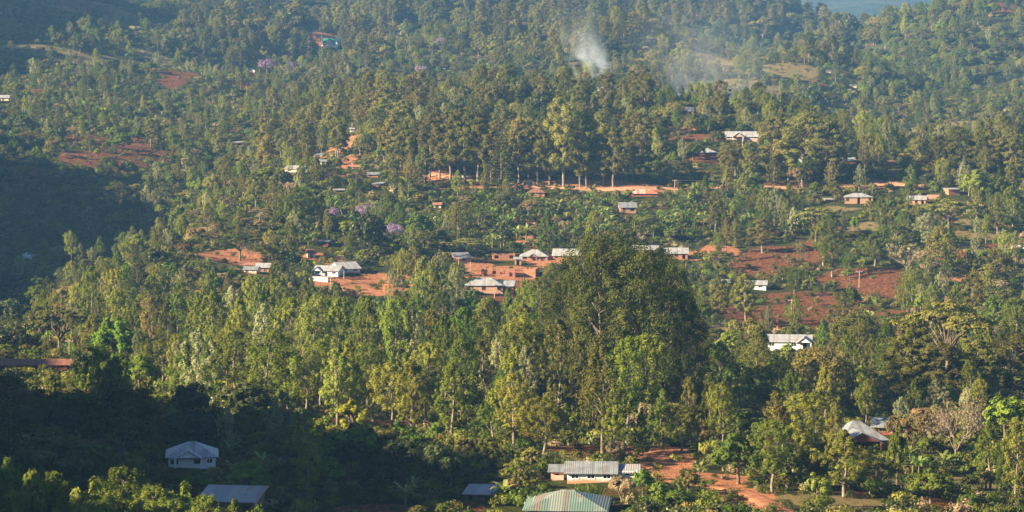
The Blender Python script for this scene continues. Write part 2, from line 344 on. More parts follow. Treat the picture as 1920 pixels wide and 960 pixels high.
# ------------------------------------------------------------------ mesh helpers
def raw_mesh(name, verts, faces, mats, fmat=None, tint=None, smooth=False):
    """faces: an (n,k) integer array or a list of lists"""
    me = bpy.data.meshes.new(name)
    verts = np.asarray(verts, np.float32)
    if isinstance(faces, np.ndarray):
        me.vertices.add(len(verts)); me.vertices.foreach_set('co', verts.ravel())
        k = faces.shape[1]; me.loops.add(faces.size); me.loops.foreach_set('vertex_index', faces.astype(np.int32).ravel())
        me.polygons.add(len(faces)); me.polygons.foreach_set('loop_start', np.arange(0, faces.size, k, dtype=np.int32))
        me.update(calc_edges=True)
    else:
        me.from_pydata([tuple(map(float, v)) for v in verts], [], faces); me.update()
    for m in mats: me.materials.append(m)
    if fmat is not None: me.polygons.foreach_set('material_index', np.asarray(fmat, np.int32))
    if tint is not None:
        a = me.attributes.new('tint', 'FLOAT', 'FACE'); a.data.foreach_set('value', np.asarray(tint, np.float32))
    if smooth: me.polygons.foreach_set('use_smooth', np.ones(len(me.polygons), bool))
    return me
def link(name, data, parent=None):
    o = bpy.data.objects.new(name, data); C.objects.link(o)
    if parent is not None: o.parent = parent
    return o
def tag(o, label, cat, group=None):
    o['label'] = label; o['category'] = cat
    if group: o['group'] = group
    return o
def structure(o): o['kind'] = 'structure'; return o

# ------------------------------------------------------------------ ground cover map (where earth is bare), surveyed as patches
PATCH = [  # u, v, half width, half height, channel (0 red earth, 1 orange cut earth, 2 dry grass), half depth in metres set by the rows
 (1480,598,120,26,0),(1530,560,110,14,0),(1620,520,90,22,0),(1480,478,90,18,0),(1420,500,60,22,0),(1660,545,60,24,0),(1760,480,50,10,0),(1500,590,180,10,0),
 (1390,620,60,10,2),(1640,590,60,18,0),(1550,455,70,10,0),(1350,470,40,10,1),(1700,620,50,12,0),(1660,640,20,6,1),
 (1790,522,38,7,1),(1850,470,70,8,2),(1880,462,40,6,0),(1840,440,60,10,2),(1600,430,60,12,2),(1640,347,50,8,1),(1480,350,60,8,0),(1570,350,30,6,1),
 (430,483,65,16,1),(400,495,50,8,2),(500,455,14,9,1),(640,535,60,12,1),(725,520,50,8,1),(720,548,70,9,1),(680,528,60,8,0),(600,540,30,8,0),
 (890,520,40,14,1),(960,510,50,14,1),(1010,540,50,20,0),(980,575,50,18,0),(940,560,40,10,0),(900,500,30,10,1),(1020,490,40,10,1),(1180,575,60,12,1),(930,590,20,5,1),
 (640,280,35,18,1),(665,262,16,16,1),(655,300,15,14,1),(615,293,30,10,1),(650,268,30,10,1),(695,232,14,14,1),(740,200,30,8,2),
 (1000,352,190,5,1),(880,335,90,6,1),(1090,345,90,10,1),(1210,352,60,8,1),(800,322,60,8,1),(1140,360,70,6,2),
 (990,450,22,10,1),(1000,430,14,5,1),(1290,480,30,10,1),(1180,395,15,6,0),(620,490,40,8,1),(590,482,22,8,1),(480,520,30,8,0),
 (1250,866,60,24,1),(1300,898,110,14,1),(1390,932,70,22,1),(1250,900,60,10,1),(1340,905,60,16,1),(1440,950,40,12,1),(1120,845,110,10,0),(1060,860,80,10,2),(1180,850,60,6,1),
 (1310,820,50,12,0),(1360,800,40,8,0),(1420,760,60,10,2),(1360,850,40,10,0),(850,950,60,12,0),(700,955,80,14,0),(920,915,50,10,0),(780,915,70,12,0),
 (1750,830,90,6,0),(1860,830,60,6,0),(1760,945,60,12,0),(1900,945,30,14,0),(1650,905,100,8,2),(1780,905,120,10,2),(1900,870,60,12,2),(1560,940,120,12,2),
 (760,800,120,10,0),(600,790,90,8,0),(950,815,70,8,0),(1140,700,120,30,0),(1150,640,90,20,1),(1330,685,40,8,1),(1310,640,30,10,0),
 (230,270,60,14,0),(190,300,80,18,0),(280,290,50,14,0),(160,260,40,8,0),(480,150,35,14,0),(340,138,34,4,0),(470,165,50,8,0),(540,165,30,10,0),(250,120,60,6,2),(120,100,110,6,2),(60,90,60,6,2),
 (230,30,110,12,2),(150,10,60,10,0),(50,170,60,6,0),(700,70,70,8,2),(610,65,25,5,1),(1900,20,30,14,0),(1880,15,30,10,0),(1600,150,24,4,2),(1480,130,60,14,2),(1330,110,70,14,2),(1400,160,80,12,2),
 (1700,250,100,10,2),(1780,240,80,10,2),(1840,420,60,6,2),(1560,395,60,6,2),(1280,245,30,5,1),(1310,260,60,8,0),(1330,300,60,8,0),(1390,300,40,8,0),(1270,270,30,10,0),(1000,215,40,4,0),
 (150,112,170,9,2),(330,124,90,8,2),(220,42,140,9,2),(60,60,60,6,2),(700,72,60,7,2),(1210,115,60,8,2),(1280,115,40,6,0),(360,440,50,6,2),(340,415,40,5,0),(60,320,60,10,0),(820,180,40,6,2),(560,250,60,10,2),(600,270,40,8,2),(530,300,50,8,2),
]
def cover_map(x, y, z):
    u, v = project(x, y, z)
    cov = np.zeros(np.shape(x)+(3,))
    for pu, pv, ru, rv, ch in PATCH:
        x0, y0, z0 = hit(pu, pv, 340)
        # real footprint on the ground: an ellipse around the surveyed centre
        _, yf, _ = hit(pu, pv-rv, 340); _, yn, _ = hit(pu, pv+rv, 340)
        ry = min(max(abs(yf-yn)/2, 3), 60); rx = max(ru/F*y0, 2)
        d = ((x-x0)/rx)**2 + ((y-y0)/ry)**2
        cov[..., ch] = np.maximum(cov[..., ch], np.clip(1.5-d, 0, 1)*.9)
    return cov
COV = cover_map(XX, YY, ZZ)
def bare(x, y):
    """how bare the ground is at a place, 0..1 (for red/orange earth) and dry grass"""
    x = np.asarray(x, float); y = np.asarray(y, float)
    i = np.clip(np.round(np.interp(x/y, ga, np.arange(NA))).astype(int), 0, NA-1); j = np.clip(np.round(np.interp(np.log(y), lgy, np.arange(NY))).astype(int), 0, NY-1)
    return np.maximum(COV[i, j, 0], COV[i, j, 1]), COV[i, j, 2]
idx = np.arange(NA*NY).reshape(NA, NY)
gf = np.stack([idx[:-1, :-1], idx[1:, :-1], idx[1:, 1:], idx[:-1, 1:]], -1).reshape(-1, 4)
me = raw_mesh('hillside', np.stack([XX, YY, ZZ], -1).reshape(-1, 3), gf, [M['ground']], smooth=True)
ca = me.attributes.new('cover', 'FLOAT_COLOR', 'POINT')
ca.data.foreach_set('color', np.concatenate([COV.reshape(-1, 3), np.ones((NA*NY, 1))], 1).astype(np.float32).ravel())
structure(link('hillside', me))
# skirt of land behind the viewer
me = raw_mesh('ground', [(-900,-400,-40),(900,-400,-40),(900,2,-8),(-900,2,-8)], [[0,1,2,3]], [M['ground']]); structure(link('ground', me))

# distant mountain range beyond the ridges, real height and distance
def mountain_mat():
    m, ns, ls = new_mat('forested_mountain')
    ge = ns.new('ShaderNodeNewGeometry'); n = nd(ns, 'ShaderNodeTexNoise', Scale=.02, Detail=8.0, Roughness=.7); ls.new(ge.outputs['Position'], n.inputs[0])
    r = ramp(ns, [(.35, (.03,.045,.02)), (.6, (.07,.08,.035))]); ls.new(n.outputs[0], r.inputs[0]); d = ns.new('ShaderNodeBsdfDiffuse'); ls.new(r.outputs[0], d.inputs[0])
    bp = nd(ns, 'ShaderNodeBump', Strength=1.0, Distance=12.0); ls.new(n.outputs[0], bp.inputs['Height']); ls.new(bp.outputs[0], d.inputs['Normal'])
    o = ns.new('ShaderNodeOutputMaterial'); ls.new(d.outputs[0], o.inputs[0]); return m
mx_, my_ = np.meshgrid(np.linspace(-3400, 3400, 160), np.linspace(3600, 7600, 60), indexing='ij')
t_ = (my_-3600)/4000
mz_ = -60 + 330*np.clip(t_, 0, 1)**1.1 + 50*np.sin(mx_/310+1.0)*np.sin(t_*3.1) + 22*np.sin(mx_/130+my_/400) + 14*np.sin(mx_/57-my_/90)
ix = np.arange(160*60).reshape(160, 60)
mf = np.stack([ix[:-1, :-1], ix[1:, :-1], ix[1:, 1:], ix[:-1, 1:]], -1).reshape(-1, 4)
structure(link('mountain', raw_mesh('mountain', np.stack([mx_, my_, mz_], -1).reshape(-1, 3), mf, [mountain_mat()], smooth=True)))

def ribbon(name, pts, width, mat):
    """a track draped over the ground; pts are surveyed photo points"""
    w3 = [hit(u, v, 340)[:2] for u, v in pts]; path = []
    for (x0, y0), (x1, y1) in zip(w3[:-1], w3[1:]):
        k = max(2, int(math.hypot(x1-x0, y1-y0)/2.5))
        for i in range(k): path.append((x0+(x1-x0)*i/k, y0+(y1-y0)*i/k))
    path.append(w3[-1]); path = np.array(path)
    for _ in range(6): path[1:-1] = (path[:-2]+path[1:-1]*2+path[2:])/4
    tg = np.gradient(path, axis=0); tg /= np.linalg.norm(tg, axis=1)[:, None]+1e-9; nr = np.stack([-tg[:, 1], tg[:, 0]], 1)
    V = []; nn = 7
    for k in range(nn):
        s = (k/(nn-1)-.5)*width
        p = path + nr*s*(1+.15*np.sin(np.arange(len(path))*.7+k))[:, None]
        z = terrain_z(p[:, 0], p[:, 1]) + (.22 if 0 < k < nn-1 else -.12)
        V.append(np.column_stack([p, z]))
    V = np.concatenate(V); L = len(path)
    f = [[k*L+i, k*L+i+1, (k+1)*L+i+1, (k+1)*L+i] for k in range(nn-1) for i in range(L-1)]
    return structure(link(name, raw_mesh(name, V, f, [mat], smooth=True)))
ribbon('dirt_road', [(770,318),(850,334),(940,346),(1050,352),(1180,356),(1300,352),(1400,348),(1500,354),(1640,345),(1760,352)], 6.5, M['dirt_road'])
ribbon('dirt_road', [(590,545),(640,532),(700,526),(760,532),(800,540)], 5.0, M['dirt_red'])
ribbon('dirt_road', [(1740,482),(1820,472),(1880,464),(1960,450)], 4.0, M['dirt_red'])
ribbon('dirt_road', [(1195,900),(1280,905),(1360,915),(1430,940),(1480,965)], 3.4, M['dirt_red'])
ribbon('footpath', [(620,290),(640,278),(660,258),(690,240),(720,222)], 3.0, M['dirt_road'])

# ------------------------------------------------------------------ vegetation prototypes
def rand_dirs(k):
    v = rng.normal(size=(k, 3)); return v/np.linalg.norm(v, axis=1)[:, None]
class Leaves:
    def __init__(s, cc=(0, 0, 6)): s.v = []; s.t = []; s.cc = np.array(cc, float)
    def clump(s, c, rad, k, size, asp=.55, up=.25, tint=None, shell=.55, out=.7, droop=0, rough=.36):
        c = np.asarray(c, float); rad = np.asarray(rad, float)*np.ones(3)
        d = rand_dirs(k); r = shell+(1-shell)*rng.random(k); r *= .75+.5*rng.random(k)
        p = c + d*rad*r[:, None]
        co = (p-s.cc)*np.array([1, 1, .35]); co /= np.linalg.norm(co, axis=1)[:, None]+1e-9; nrm = d*out*1.25 + co*.45 + rng.normal(size=(k, 3))*rough + np.array([0, 0, up]); nrm /= np.linalg.norm(nrm, axis=1)[:, None]
        a = np.cross(nrm, rand_dirs(k)); a[:, 2] -= droop; a /= np.linalg.norm(a, axis=1)[:, None]+1e-9
        b = np.cross(nrm, a); sz = size*(.6+.8*rng.random(k))[:, None]
        q = np.stack([p-a*sz*.5, p+b*sz*asp*.5+nrm*sz*.08, p+a*sz*.5, p-b*sz*asp*.5+nrm*sz*.08], 1)
        s.v.append(q.reshape(-1, 3))
        t0 = rng.random() if tint is None else tint
        s.t.append(np.clip(t0 + rng.normal(size=k)*.12, 0, 1))
    def data(s):
        v = np.concatenate(s.v); f = np.arange(len(v)).reshape(-1, 4); return v, f, np.concatenate(s.t)
class Wood:
    def __init__(s): s.v = []; s.f = []
    def tube(s, pts, rads, sides=6):
        pts = np.asarray(pts, float); base = len(s.v)
        for i, (p, r) in enumerate(zip(pts, rads)):
            t = pts[min(i+1, len(pts)-1)]-pts[max(i-1, 0)]; t /= np.linalg.norm(t)+1e-9
            a = np.cross(t, (0, 1, .3)); a /= np.linalg.norm(a)+1e-9; b = np.cross(t, a)
            for k in range(sides):
                an = 6.2832*k/sides; s.v.append(p+(a*math.cos(an)+b*math.sin(an))*r)
        for i in range(len(pts)-1):
            for k in range(sides):
                s.f.append([base+i*sides+k, base+i*sides+(k+1) % sides, base+(i+1)*sides+(k+1) % sides, base+(i+1)*sides+k])
    def limb(s, p0, p1, r0, r1, sag=.1, seg=4, sides=4):
        p0 = np.asarray(p0, float); p1 = np.asarray(p1, float); L = np.linalg.norm(p1-p0); j = rng.normal(size=3)*L*.06
        ts = np.linspace(0, 1, seg)
        pts = [p0+(p1-p0)*t+j*math.sin(3.14*t)+np.array([0, 0, -sag*L*math.sin(3.14*t)]) for t in ts]
        s.tube(pts, [r0+(r1-r0)*t for t in ts], sides); return pts
    def data(s): return np.array(s.v), np.array(s.f)
def trunk(wd, H, r, lean=.03, top=.95, sides=7, wob=.012):
    l = rng.normal(size=2)*lean*H; ts = np.linspace(0, top, 8); ph = rng.random(2)*6
    pts = [np.array([l[0]*t*t+math.sin(t*7+ph[0])*wob*H, l[1]*t*t+math.sin(t*6+ph[1])*wob*H, H*t-(1.2 if t == 0 else 0)]) for t in ts]
    pts[0][:2] = 0
    wd.tube(pts, [r*(1.35 if i == 0 else (1-.88*t)) for i, t in enumerate(ts)], sides)
    def at(z): 
        t = np.clip(z/H, 0, top); return np.array([np.interp(t, ts, [p[0] for p in pts]), np.interp(t, ts, [p[1] for p in pts]), z])
    return at
PROTO = {}      # kind -> list of dict(crown mesh, trunk mesh, joined mesh, H, R)
def finish(kind, lv, wd, H, R, leafm, barkm):
    v, f, t = lv.data(); wv, wf = wd.data()
    cm = raw_mesh(kind+'_crown', v, f, [M[leafm]], tint=t)
    tm = raw_mesh(kind+'_trunk', wv, wf, [M[barkm]], smooth=True)
    jm = raw_mesh(kind, np.concatenate([v, wv]), np.concatenate([f, wf+len(v)]), [M[leafm], M[barkm]], fmat=np.r_[np.zeros(len(f)), np.ones(len(wf))], tint=np.r_[t, np.zeros(len(wf))])
    PROTO.setdefault(kind, []).append(dict(crown=cm, trunk=tm, joined=jm, H=H, R=R))

def grevillea(kind, leafm, H=20, R=3.2, low=.22, dens=1.0, leaf=.50, barkm='bark_pale', prof=None, ncl=165):
    lv, wd = Leaves((0, 0, H*.5)), Wood(); at = trunk(wd, H, .20+.004*H, .02)
    prof = prof or [[(0, .3), (.12, .8), (.3, 1), (.6, .95), (.82, .72), (.94, .42), (1, .15)], [(0, .3), (.15, .85), (.3, 1), (.55, .85), (.8, .52), (1, .08)], [(0, .2), (.2, .62), (.45, .9), (.65, 1), (.85, .75), (1, .25)]][len(PROTO.get(kind, [])) % 3]
    pt, pr = zip(*prof); lop = rng.random(3)*6
    for i in range(ncl):
        t = rng.random()**.85; z = H*(low+(1-low)*t); r = R*np.interp(t, pt, pr); an = rng.random()*6.283
        r *= 1+.22*math.sin(an*2+lop[0]+t*5)+.15*math.sin(an*3+lop[1]-t*9)
        q = r*(rng.random()**.34); ax = at(min(z, H*.93)); c = ax+np.array([math.cos(an)*q, math.sin(an)*q, 0]); c[2] = z
        rc = (.34+.38*rng.random())*(R/3.2)*(.7+.3*np.interp(t, pt, pr))
        if rng.random() < .12: continue
        lv.clump(c, (rc*.85, rc*.85, rc*1.75), int(52*dens), leaf*.84, asp=.42, up=.3, rough=.44, shell=.3)
        if i % 3 == 0 and q > .6: wd.limb(at(max(z-1.0-q*.5, H*low*.9)), c, .05+.015*R/3, .02, .05, 3, 3)
    for i in range(int(5+6*rng.random())):      # a few bare or thin lower branches
        z = H*(low*.55+rng.random()*low*.5); an = rng.random()*6.283; q = R*(.35+.4*rng.random())
        c = at(z)+np.array([math.cos(an)*q, math.sin(an)*q, q*.6]); wd.limb(at(z), c, .06, .02, .02, 3, 3)
        if rng.random() < .6: lv.clump(c, .5, int(26*dens), leaf)
    lv.clump(at(H*.95)+np.array([0, 0, H*.03]), (.35, .35, .8), 30, leaf*.9)
    finish(kind, lv, wd, H, R, leafm, barkm)

def eucalyptus(kind, leafm, H=30, R=5.5, low=.35, ncl=26, barkm='bark_pale', cl=1.0):
    lv, wd = Leaves((0, 0, H*.5)), Wood(); at = trunk(wd, H, .48, .02, .9, wob=.01)
    for i in range(ncl):
        t = (i+.5*rng.random())/ncl; z = H*(low+(1-low)*t); an = i*2.4+rng.random()*1.1
        r = R*math.sin(3.14*min(max(.16+t*.78, 0), 1))**.6*(.35+.65*rng.random()**.6)
        c = at(min(z, H*.88))+np.array([math.cos(an)*r, math.sin(an)*r, 0]); c[2] = z
        wd.limb(at(max(z-2.5-r*.6, H*low*.75)), c, .16, .05, .05, 4, 4)
        rc = (1.0+1.1*rng.random())*(R/5.5)*cl; tt = rng.random()
        for j in range(7):
            o = rand_dirs(1)[0]*rc*(.55+.6*rng.random())*np.array([1, 1, .7])
            lv.clump(c+o, (rc*.6, rc*.6, rc*.55), 70, .62, .40, up=.4, rough=.42, shell=.45, tint=.8*tt+.2*rng.random())
    lv.clump(at(H*.88)+np.array([0, 0, H*.08]), (1.3, 1.3, 1.6), 130, .5)
    finish(kind, lv, wd, H, R, leafm, barkm)

def broad(kind, leafm, H=12, R=5.5, low=.12, ncl=95, leaf=.6, barkm='bark_grey', flat=1.0, dens=1.0):
    lv, wd = Leaves((0, 0, H*.5)), Wood(); at = trunk(wd, H, .32, .03, .7)
    lobes = [(rng.random()*6.283, .15+.75*rng.random(), .75+.45*rng.random()) for _ in range(7)]
    for i in range(ncl):
        d = rand_dirs(1)[0]; d[2] = abs(d[2])*1.0-.25*(rng.random() < .45)
        an = math.atan2(d[1], d[0]); k = 1.0
        for la, lz, ls_ in lobes: k = max(k*.98, ls_*math.exp(-((an-la+3.14) % 6.283-3.14)**2/.5-(d[2]-lz)**2/.25))
        k = .72+.4*k*.7; q = k*(.55+.45*rng.random()**.5)
        zc = H*(low+(1-low)*.42); c = np.array([d[0]*R*q, d[1]*R*q, zc+d[2]*(H-zc)*q*flat])
        rc = (.65+.55*rng.random())*R/5.5*1.1
        lv.clump(c, (rc, rc, rc*.8), int(62*dens), leaf, .6, up=.4)
        if i % 4 == 0: wd.limb(at(H*(.22+.3*rng.random())), c, .12, .03, .04, 4, 4)
    finish(kind, lv, wd, H, R, leafm, barkm)

def acacia(kind, leafm, H=13, R=7, barkm='bark_grey', nl=15, dens=1.0, leaf=.5):
    lv, wd = Leaves((0, 0, H*.5)), Wood()
    wd.tube([(0,0,-1.2),(.1,.05,H*.2),(.15,.1,H*.36)], [.45,.33,.28], 7)
    for i in range(nl):
        an = i*2.4+rng.random(); q = R*math.sqrt((i+.7)/nl)*.9; z = H*(.97-.34*(q/R)**2-.10*rng.random())
        c = np.array([math.cos(an)*q, math.sin(an)*q, z])
        mid = np.array([c[0]*.38, c[1]*.38, H*.36+(z-H*.36)*.55])
        wd.limb((.15,.1,H*.33), mid, .19, .11, -.03, 4, 5); wd.limb(mid, c, .11, .04, -.06, 4, 4)
        rr = R*(.26+.12*rng.random()); tt = rng.random()
        for j in range(8):
            a2 = rng.random()*6.283; q2 = rr*math.sqrt(rng.random())
            e = c+np.array([math.cos(a2)*q2, math.sin(a2)*q2, .1-.18*q2+.3*rng.random()])
            lv.clump(e, (rr*.36, rr*.36, rr*.15), int(44*dens), leaf, .6, up=.9, tint=.5*tt+.5*rng.random())
            if j < 3: wd.limb(mid+(c-mid)*.7, e, .05, .02, -.03, 3, 3)
    finish(kind, lv, wd, H, R, leafm, barkm)

def bare_tree(kind, leafm, H=11, R=6, spread=.9, barkm='bark_pale', leafy=.25, depth=5, leaf=.38):
    lv, wd = Leaves((0, 0, H*.5)), Wood()
    def grow(p, d, L, r, k):
        p = np.asarray(p, float); d = d/np.linalg.norm(d); e = p+d*L
        wd.limb(p, e, r, r*.62, 0, 3, 5 if k > 2 else 3)
        if k == 0:
            if rng.random() < leafy*2: lv.clump(e, .55, int(24*leafy*2)+3, leaf, up=.3)
            return
        for j in range(3 if k > 1 else 4):
            nd_ = d+rng.normal(size=3)*.42*spread; nd_[2] = nd_[2]*.8+.14
            grow(p+(e-p)*(.7+.3*rng.random()), nd_, L*(.68+.2*rng.random()), r*.6, k-1)
    grow((0,0,-1), np.array([.03,.02,1.]), H*.28+1, .26, 0 if depth == 0 else 1) if False else None
    wd.tube([(0,0,-1),(.05,.02,H*.1),(.1,.05,H*.24)], [.32,.26,.22], 6)
    for j in range(4):
        an = j*1.57+rng.random(); grow((.1,.05,H*.22), np.array([math.cos(an)*.55*spread, math.sin(an)*.55*spread, 1]), H*.26, .14, depth-1)
    lv.clump((0,0,H*.6), R*.3, 20, leaf)
    finish(kind, lv, wd, H, R, leafm, barkm)

def norfolk(kind, leafm, H=24, R=4, n=24, barkm='bark_pale', low=.08, up=.35, gap=True, leaf=.45):
    lv, wd = Leaves((0, 0, H*.5)), Wood(); wd.tube([(0,0,-1),(0,0,H*.5),(0,0,H)], [.32,.2,.04], 6)
    for i in range(n):
        t = (i+.3)/n; z = H*(low+(1-low)*t); L = R*(1-t)**.75+.25
        for j in range(6):
            an = j*1.047+i*.5+rng.random()*.25; Lj = L*(.85+.25*rng.random())
            p = [np.array([math.cos(an)*Lj*s, math.sin(an)*Lj*s, z+up*Lj*s*s-.06*Lj*s]) for s in (0, .4, .75, 1)]
            wd.tube(p, [.07, .05, .035, .02], 3)
            for s in np.linspace(.25, 1, max(3, int(Lj*2.2))):
                c = np.array([math.cos(an)*Lj*s, math.sin(an)*Lj*s, z+up*Lj*s*s-.06*Lj*s])
                lv.clump(c, (.32, .32, .13), 16, leaf, .35, up=.8, tint=.3+.5*rng.random())
    finish(kind, lv, wd, H, R, leafm, barkm)

def shrub(kind, leafm, H=2.6, R=1.6, n=11, leaf=.34, k=34):
    lv, wd = Leaves((0, 0, H*.5)), Wood()
    for i in range(n):
        an = rng.random()*6.283; q = R*math.sqrt(rng.random())*.8; z = H*(.2+.65*rng.random()*(1-.4*q/R))
        c = np.array([math.cos(an)*q, math.sin(an)*q, z]); rc = .5+.4*rng.random(); lv.clump(c, (rc, rc, rc*.8), k, leaf, .6, up=.4)
        wd.limb((0,0,-.3), c, .04, .015, 0, 3, 3)
    finish(kind, lv, wd, H, R, leafm, 'bark_grey')

def banana_leaf_arrays(p0, an, L, rise, wd_, tint):
    """one long arching leaf with a fold along its rib"""
    V = []; T = []; n = 6
    ca, sa = math.cos(an), math.sin(an)
    for i in range(n+1):
        s = i/n; r = L*s*(.92-.15*s); z = L*(rise*s-(.55+.3*rise)*s*s*.9); wv = wd_*math.sin(3.14*(.08+.9*s))**.7*.5
        c = np.array(p0)+np.array([ca*r, sa*r, z]); V += [c+np.array([-sa*wv, ca*wv, .25*wv]), c, c+np.array([sa*wv, -ca*wv, .25*wv])]
    f = []
    for i in range(n):
        for k in (0, 1): f.append([i*3+k, i*3+k+1, i*3+k+4, i*3+k+3]); T.append(tint)
    return V, f, T
def banana(kind, leafm='leaf_banana', clump=1):
    V, Fc, T = [], [], []; wd = Wood(); Hs = 2.2
    for c in range(clump):
        ox, oy = (0, 0) if c == 0 else rng.normal(size=2)*1.5; h = Hs*(.7+.5*rng.random())
        wd.tube([(ox,oy,-.6),(ox+.05,oy,h*.5),(ox+.1,oy+.05,h)], [.19,.15,.10], 6)
        for i in range(9):
            an = i*2.4+rng.random()*.6; L = 2.3+rng.random()*.9; rise = 1.35-.11*i+.2*rng.random()
            v, f, t = banana_leaf_arrays((ox+.1, oy+.05, h-.1), an, L, rise, .62, rng.random())
            b = len(V); V += v; Fc += [[b+q for q in ff] for ff in f]; T += t
    V = np.array(V); Fc = np.array(Fc); wv, wf = wd.data()
    cm = raw_mesh(kind+'_leaves', V, Fc, [M[leafm]], tint=T); tm = raw_mesh(kind+'_stem', wv, wf, [M['banana_stem']], smooth=True)
    jm = raw_mesh(kind, np.concatenate([V, wv]), np.concatenate([Fc, wf+len(V)]), [M[leafm], M['banana_stem']], fmat=np.r_[np.zeros(len(Fc)), np.ones(len(wf))], tint=np.r_[T, np.zeros(len(wf))])
    PROTO.setdefault(kind, []).append(dict(crown=cm, trunk=tm, joined=jm, H=4.8, R=2.4))

for i in range(4): grevillea('grevillea', 'leaf_yellowgreen', 20, 3.0+.4*i, .20+.05*i, 1.0)
for i in range(3): grevillea('green_grevillea', 'leaf_green', 18, 3.2+.4*i, .16+.05*i, 1.0)
for i in range(3): grevillea('silver_grevillea', 'leaf_silver', 18, 3.0+.3*i, .22, .8, .45)
grevillea('olive_grevillea', 'leaf_olive', 20, 3.1, .18, .9); grevillea('olive_grevillea', 'leaf_olive', 19, 3.6, .24, .9)
for i in range(2): grevillea('cypress', 'leaf_green', 17, 3.1, .06, 1.1, .45, 'bark_grey', [(0, .75), (.15, 1), (.4, .82), (.7, .5), (1, .06)], 190)
for i in range(3): eucalyptus('eucalyptus', 'leaf_olive', 30, 5.6+.5*i, .32-.04*i, 34)
for i in range(2): eucalyptus('tall_eucalyptus', 'leaf_euc', 40, 8.6, .14, 46, cl=1.12)
for i in range(3): broad('broadleaf', 'leaf_dark', 11, 5.0+.5*i)
for i in range(2): broad('round_tree', 'leaf_green', 10, 4.2+.5*i, .2, 75)
broad('lime_tree', 'leaf_lime', 13, 4.8, .15, 85, .7)
for i in range(2): broad('olive_tree', 'leaf_olive', 14, 6.2+.6*i, .1, 120, .5)
for i in range(3): acacia('acacia', ['leaf_olive', 'leaf_conifer', 'leaf_olive'][i], 13, 6.5+i*.5)
acacia('brown_acacia', 'leaf_brown', 12, 6.2, 'bark_pale', 15, .8); acacia('brown_acacia', 'leaf_tan', 12, 6.2, 'bark_pale', 13, .7)
broad('jacaranda', 'petal_purple', 9, 5.2, .25, 60, .5, dens=.55)
bare_tree('bare_tree', 'leaf_tan', 11, 6, 1.15, 'bark_pale', .12)
bare_tree('dry_tree', 'leaf_tan', 9, 4, .75, 'bark_pale', .5); bare_tree('dry_tree', 'leaf_brown', 9, 4, .8, 'bark_brown', .6)
norfolk('norfolk_pine', 'leaf_conifer', 24, 4.0); norfolk('dark_pine', 'leaf_dark', 26, 6.0, 22, 'bark_grey', .05, .12)
for i in range(2): broad('small_tree', 'leaf_green', 6.5, 2.6, .18, 46, .42, flat=1.05, dens=.8)
for i in range(2): broad('small_olive', 'leaf_olive', 6, 2.7, .15, 46, .42, dens=.8)
broad('gold_bush', 'leaf_gold', 4.5, 2.2, .1, 40, .4)
for nm, lm in (('shrub_green', 'leaf_green'), ('shrub_olive', 'leaf_olive'), ('shrub_dark', 'leaf_dark'), ('shrub_tan', 'leaf_tan'), ('shrub_yellow', 'leaf_yellowgreen')):
    shrub(nm, lm)
for i in range(3): banana('banana', clump=1)
banana('banana_clump', clump=3)

# ------------------------------------------------------------------ buildings
class MB:
    def __init__(s): s.v = []; s.f = []
    def box(s, x0, x1, y0, y1, z0, z1):
        b = len(s.v); s.v += [(x0,y0,z0),(x1,y0,z0),(x1,y1,z0),(x0,y1,z0),(x0,y0,z1),(x1,y0,z1),(x1,y1,z1),(x0,y1,z1)]
        s.f += [[b+i for i in q] for q in ((0,3,2,1),(4,5,6,7),(0,1,5,4),(1,2,6,5),(2,3,7,6),(3,0,4,7))]
    def poly(s, verts, faces):
        b = len(s.v); s.v += list(verts); s.f += [[b+i for i in q] for q in faces]
    def wall(s, ax, a0, a1, c0, c1, z0, z1, ops=()):
        """a wall along x ('x': c is y) or along y ('y': c is x) with real openings (a0,a1,z0,z1)"""
        ed = sorted({a0, a1, *[q for o in ops for q in o[:2]]})
        for p, q in zip(ed[:-1], ed[1:]):
            o = [o for o in ops if o[0] <= p+1e-6 and o[1] >= q-1e-6]
            spans = [(z0, z1)] if not o else [(z0, o[0][2]), (o[0][3], z1)]
            for za, zb in spans:
                if zb-za > .02:
                    if ax == 'x': s.box(p, q, c0, c1, za, zb)
                    else: s.box(c0, c1, p, q, za, zb)
    def build(s, name, mat, parent, smooth=False): return link(name, raw_mesh(name, s.v, s.f, [M[mat]]), parent)
LAND = []     # (short phrase, u, v) places a label can refer to
CLEAR = []    # (u0, u1, v0, v1, y) outlines that must stay in sight, and their distance
def slab(P, t=.09):
    """a sheet of roof through four corners with a thickness"""
    P = [np.array(p, float) for p in P]; n = np.cross(P[1]-P[0], P[-1]-P[0]); n /= np.linalg.norm(n); k = len(P)
    V = P + [p-n*t for p in P]
    return V, [list(range(k)), list(range(2*k-1, k-1, -1))]+[[i, i+k, (i+1) % k+k, (i+1) % k] for i in range(k)]
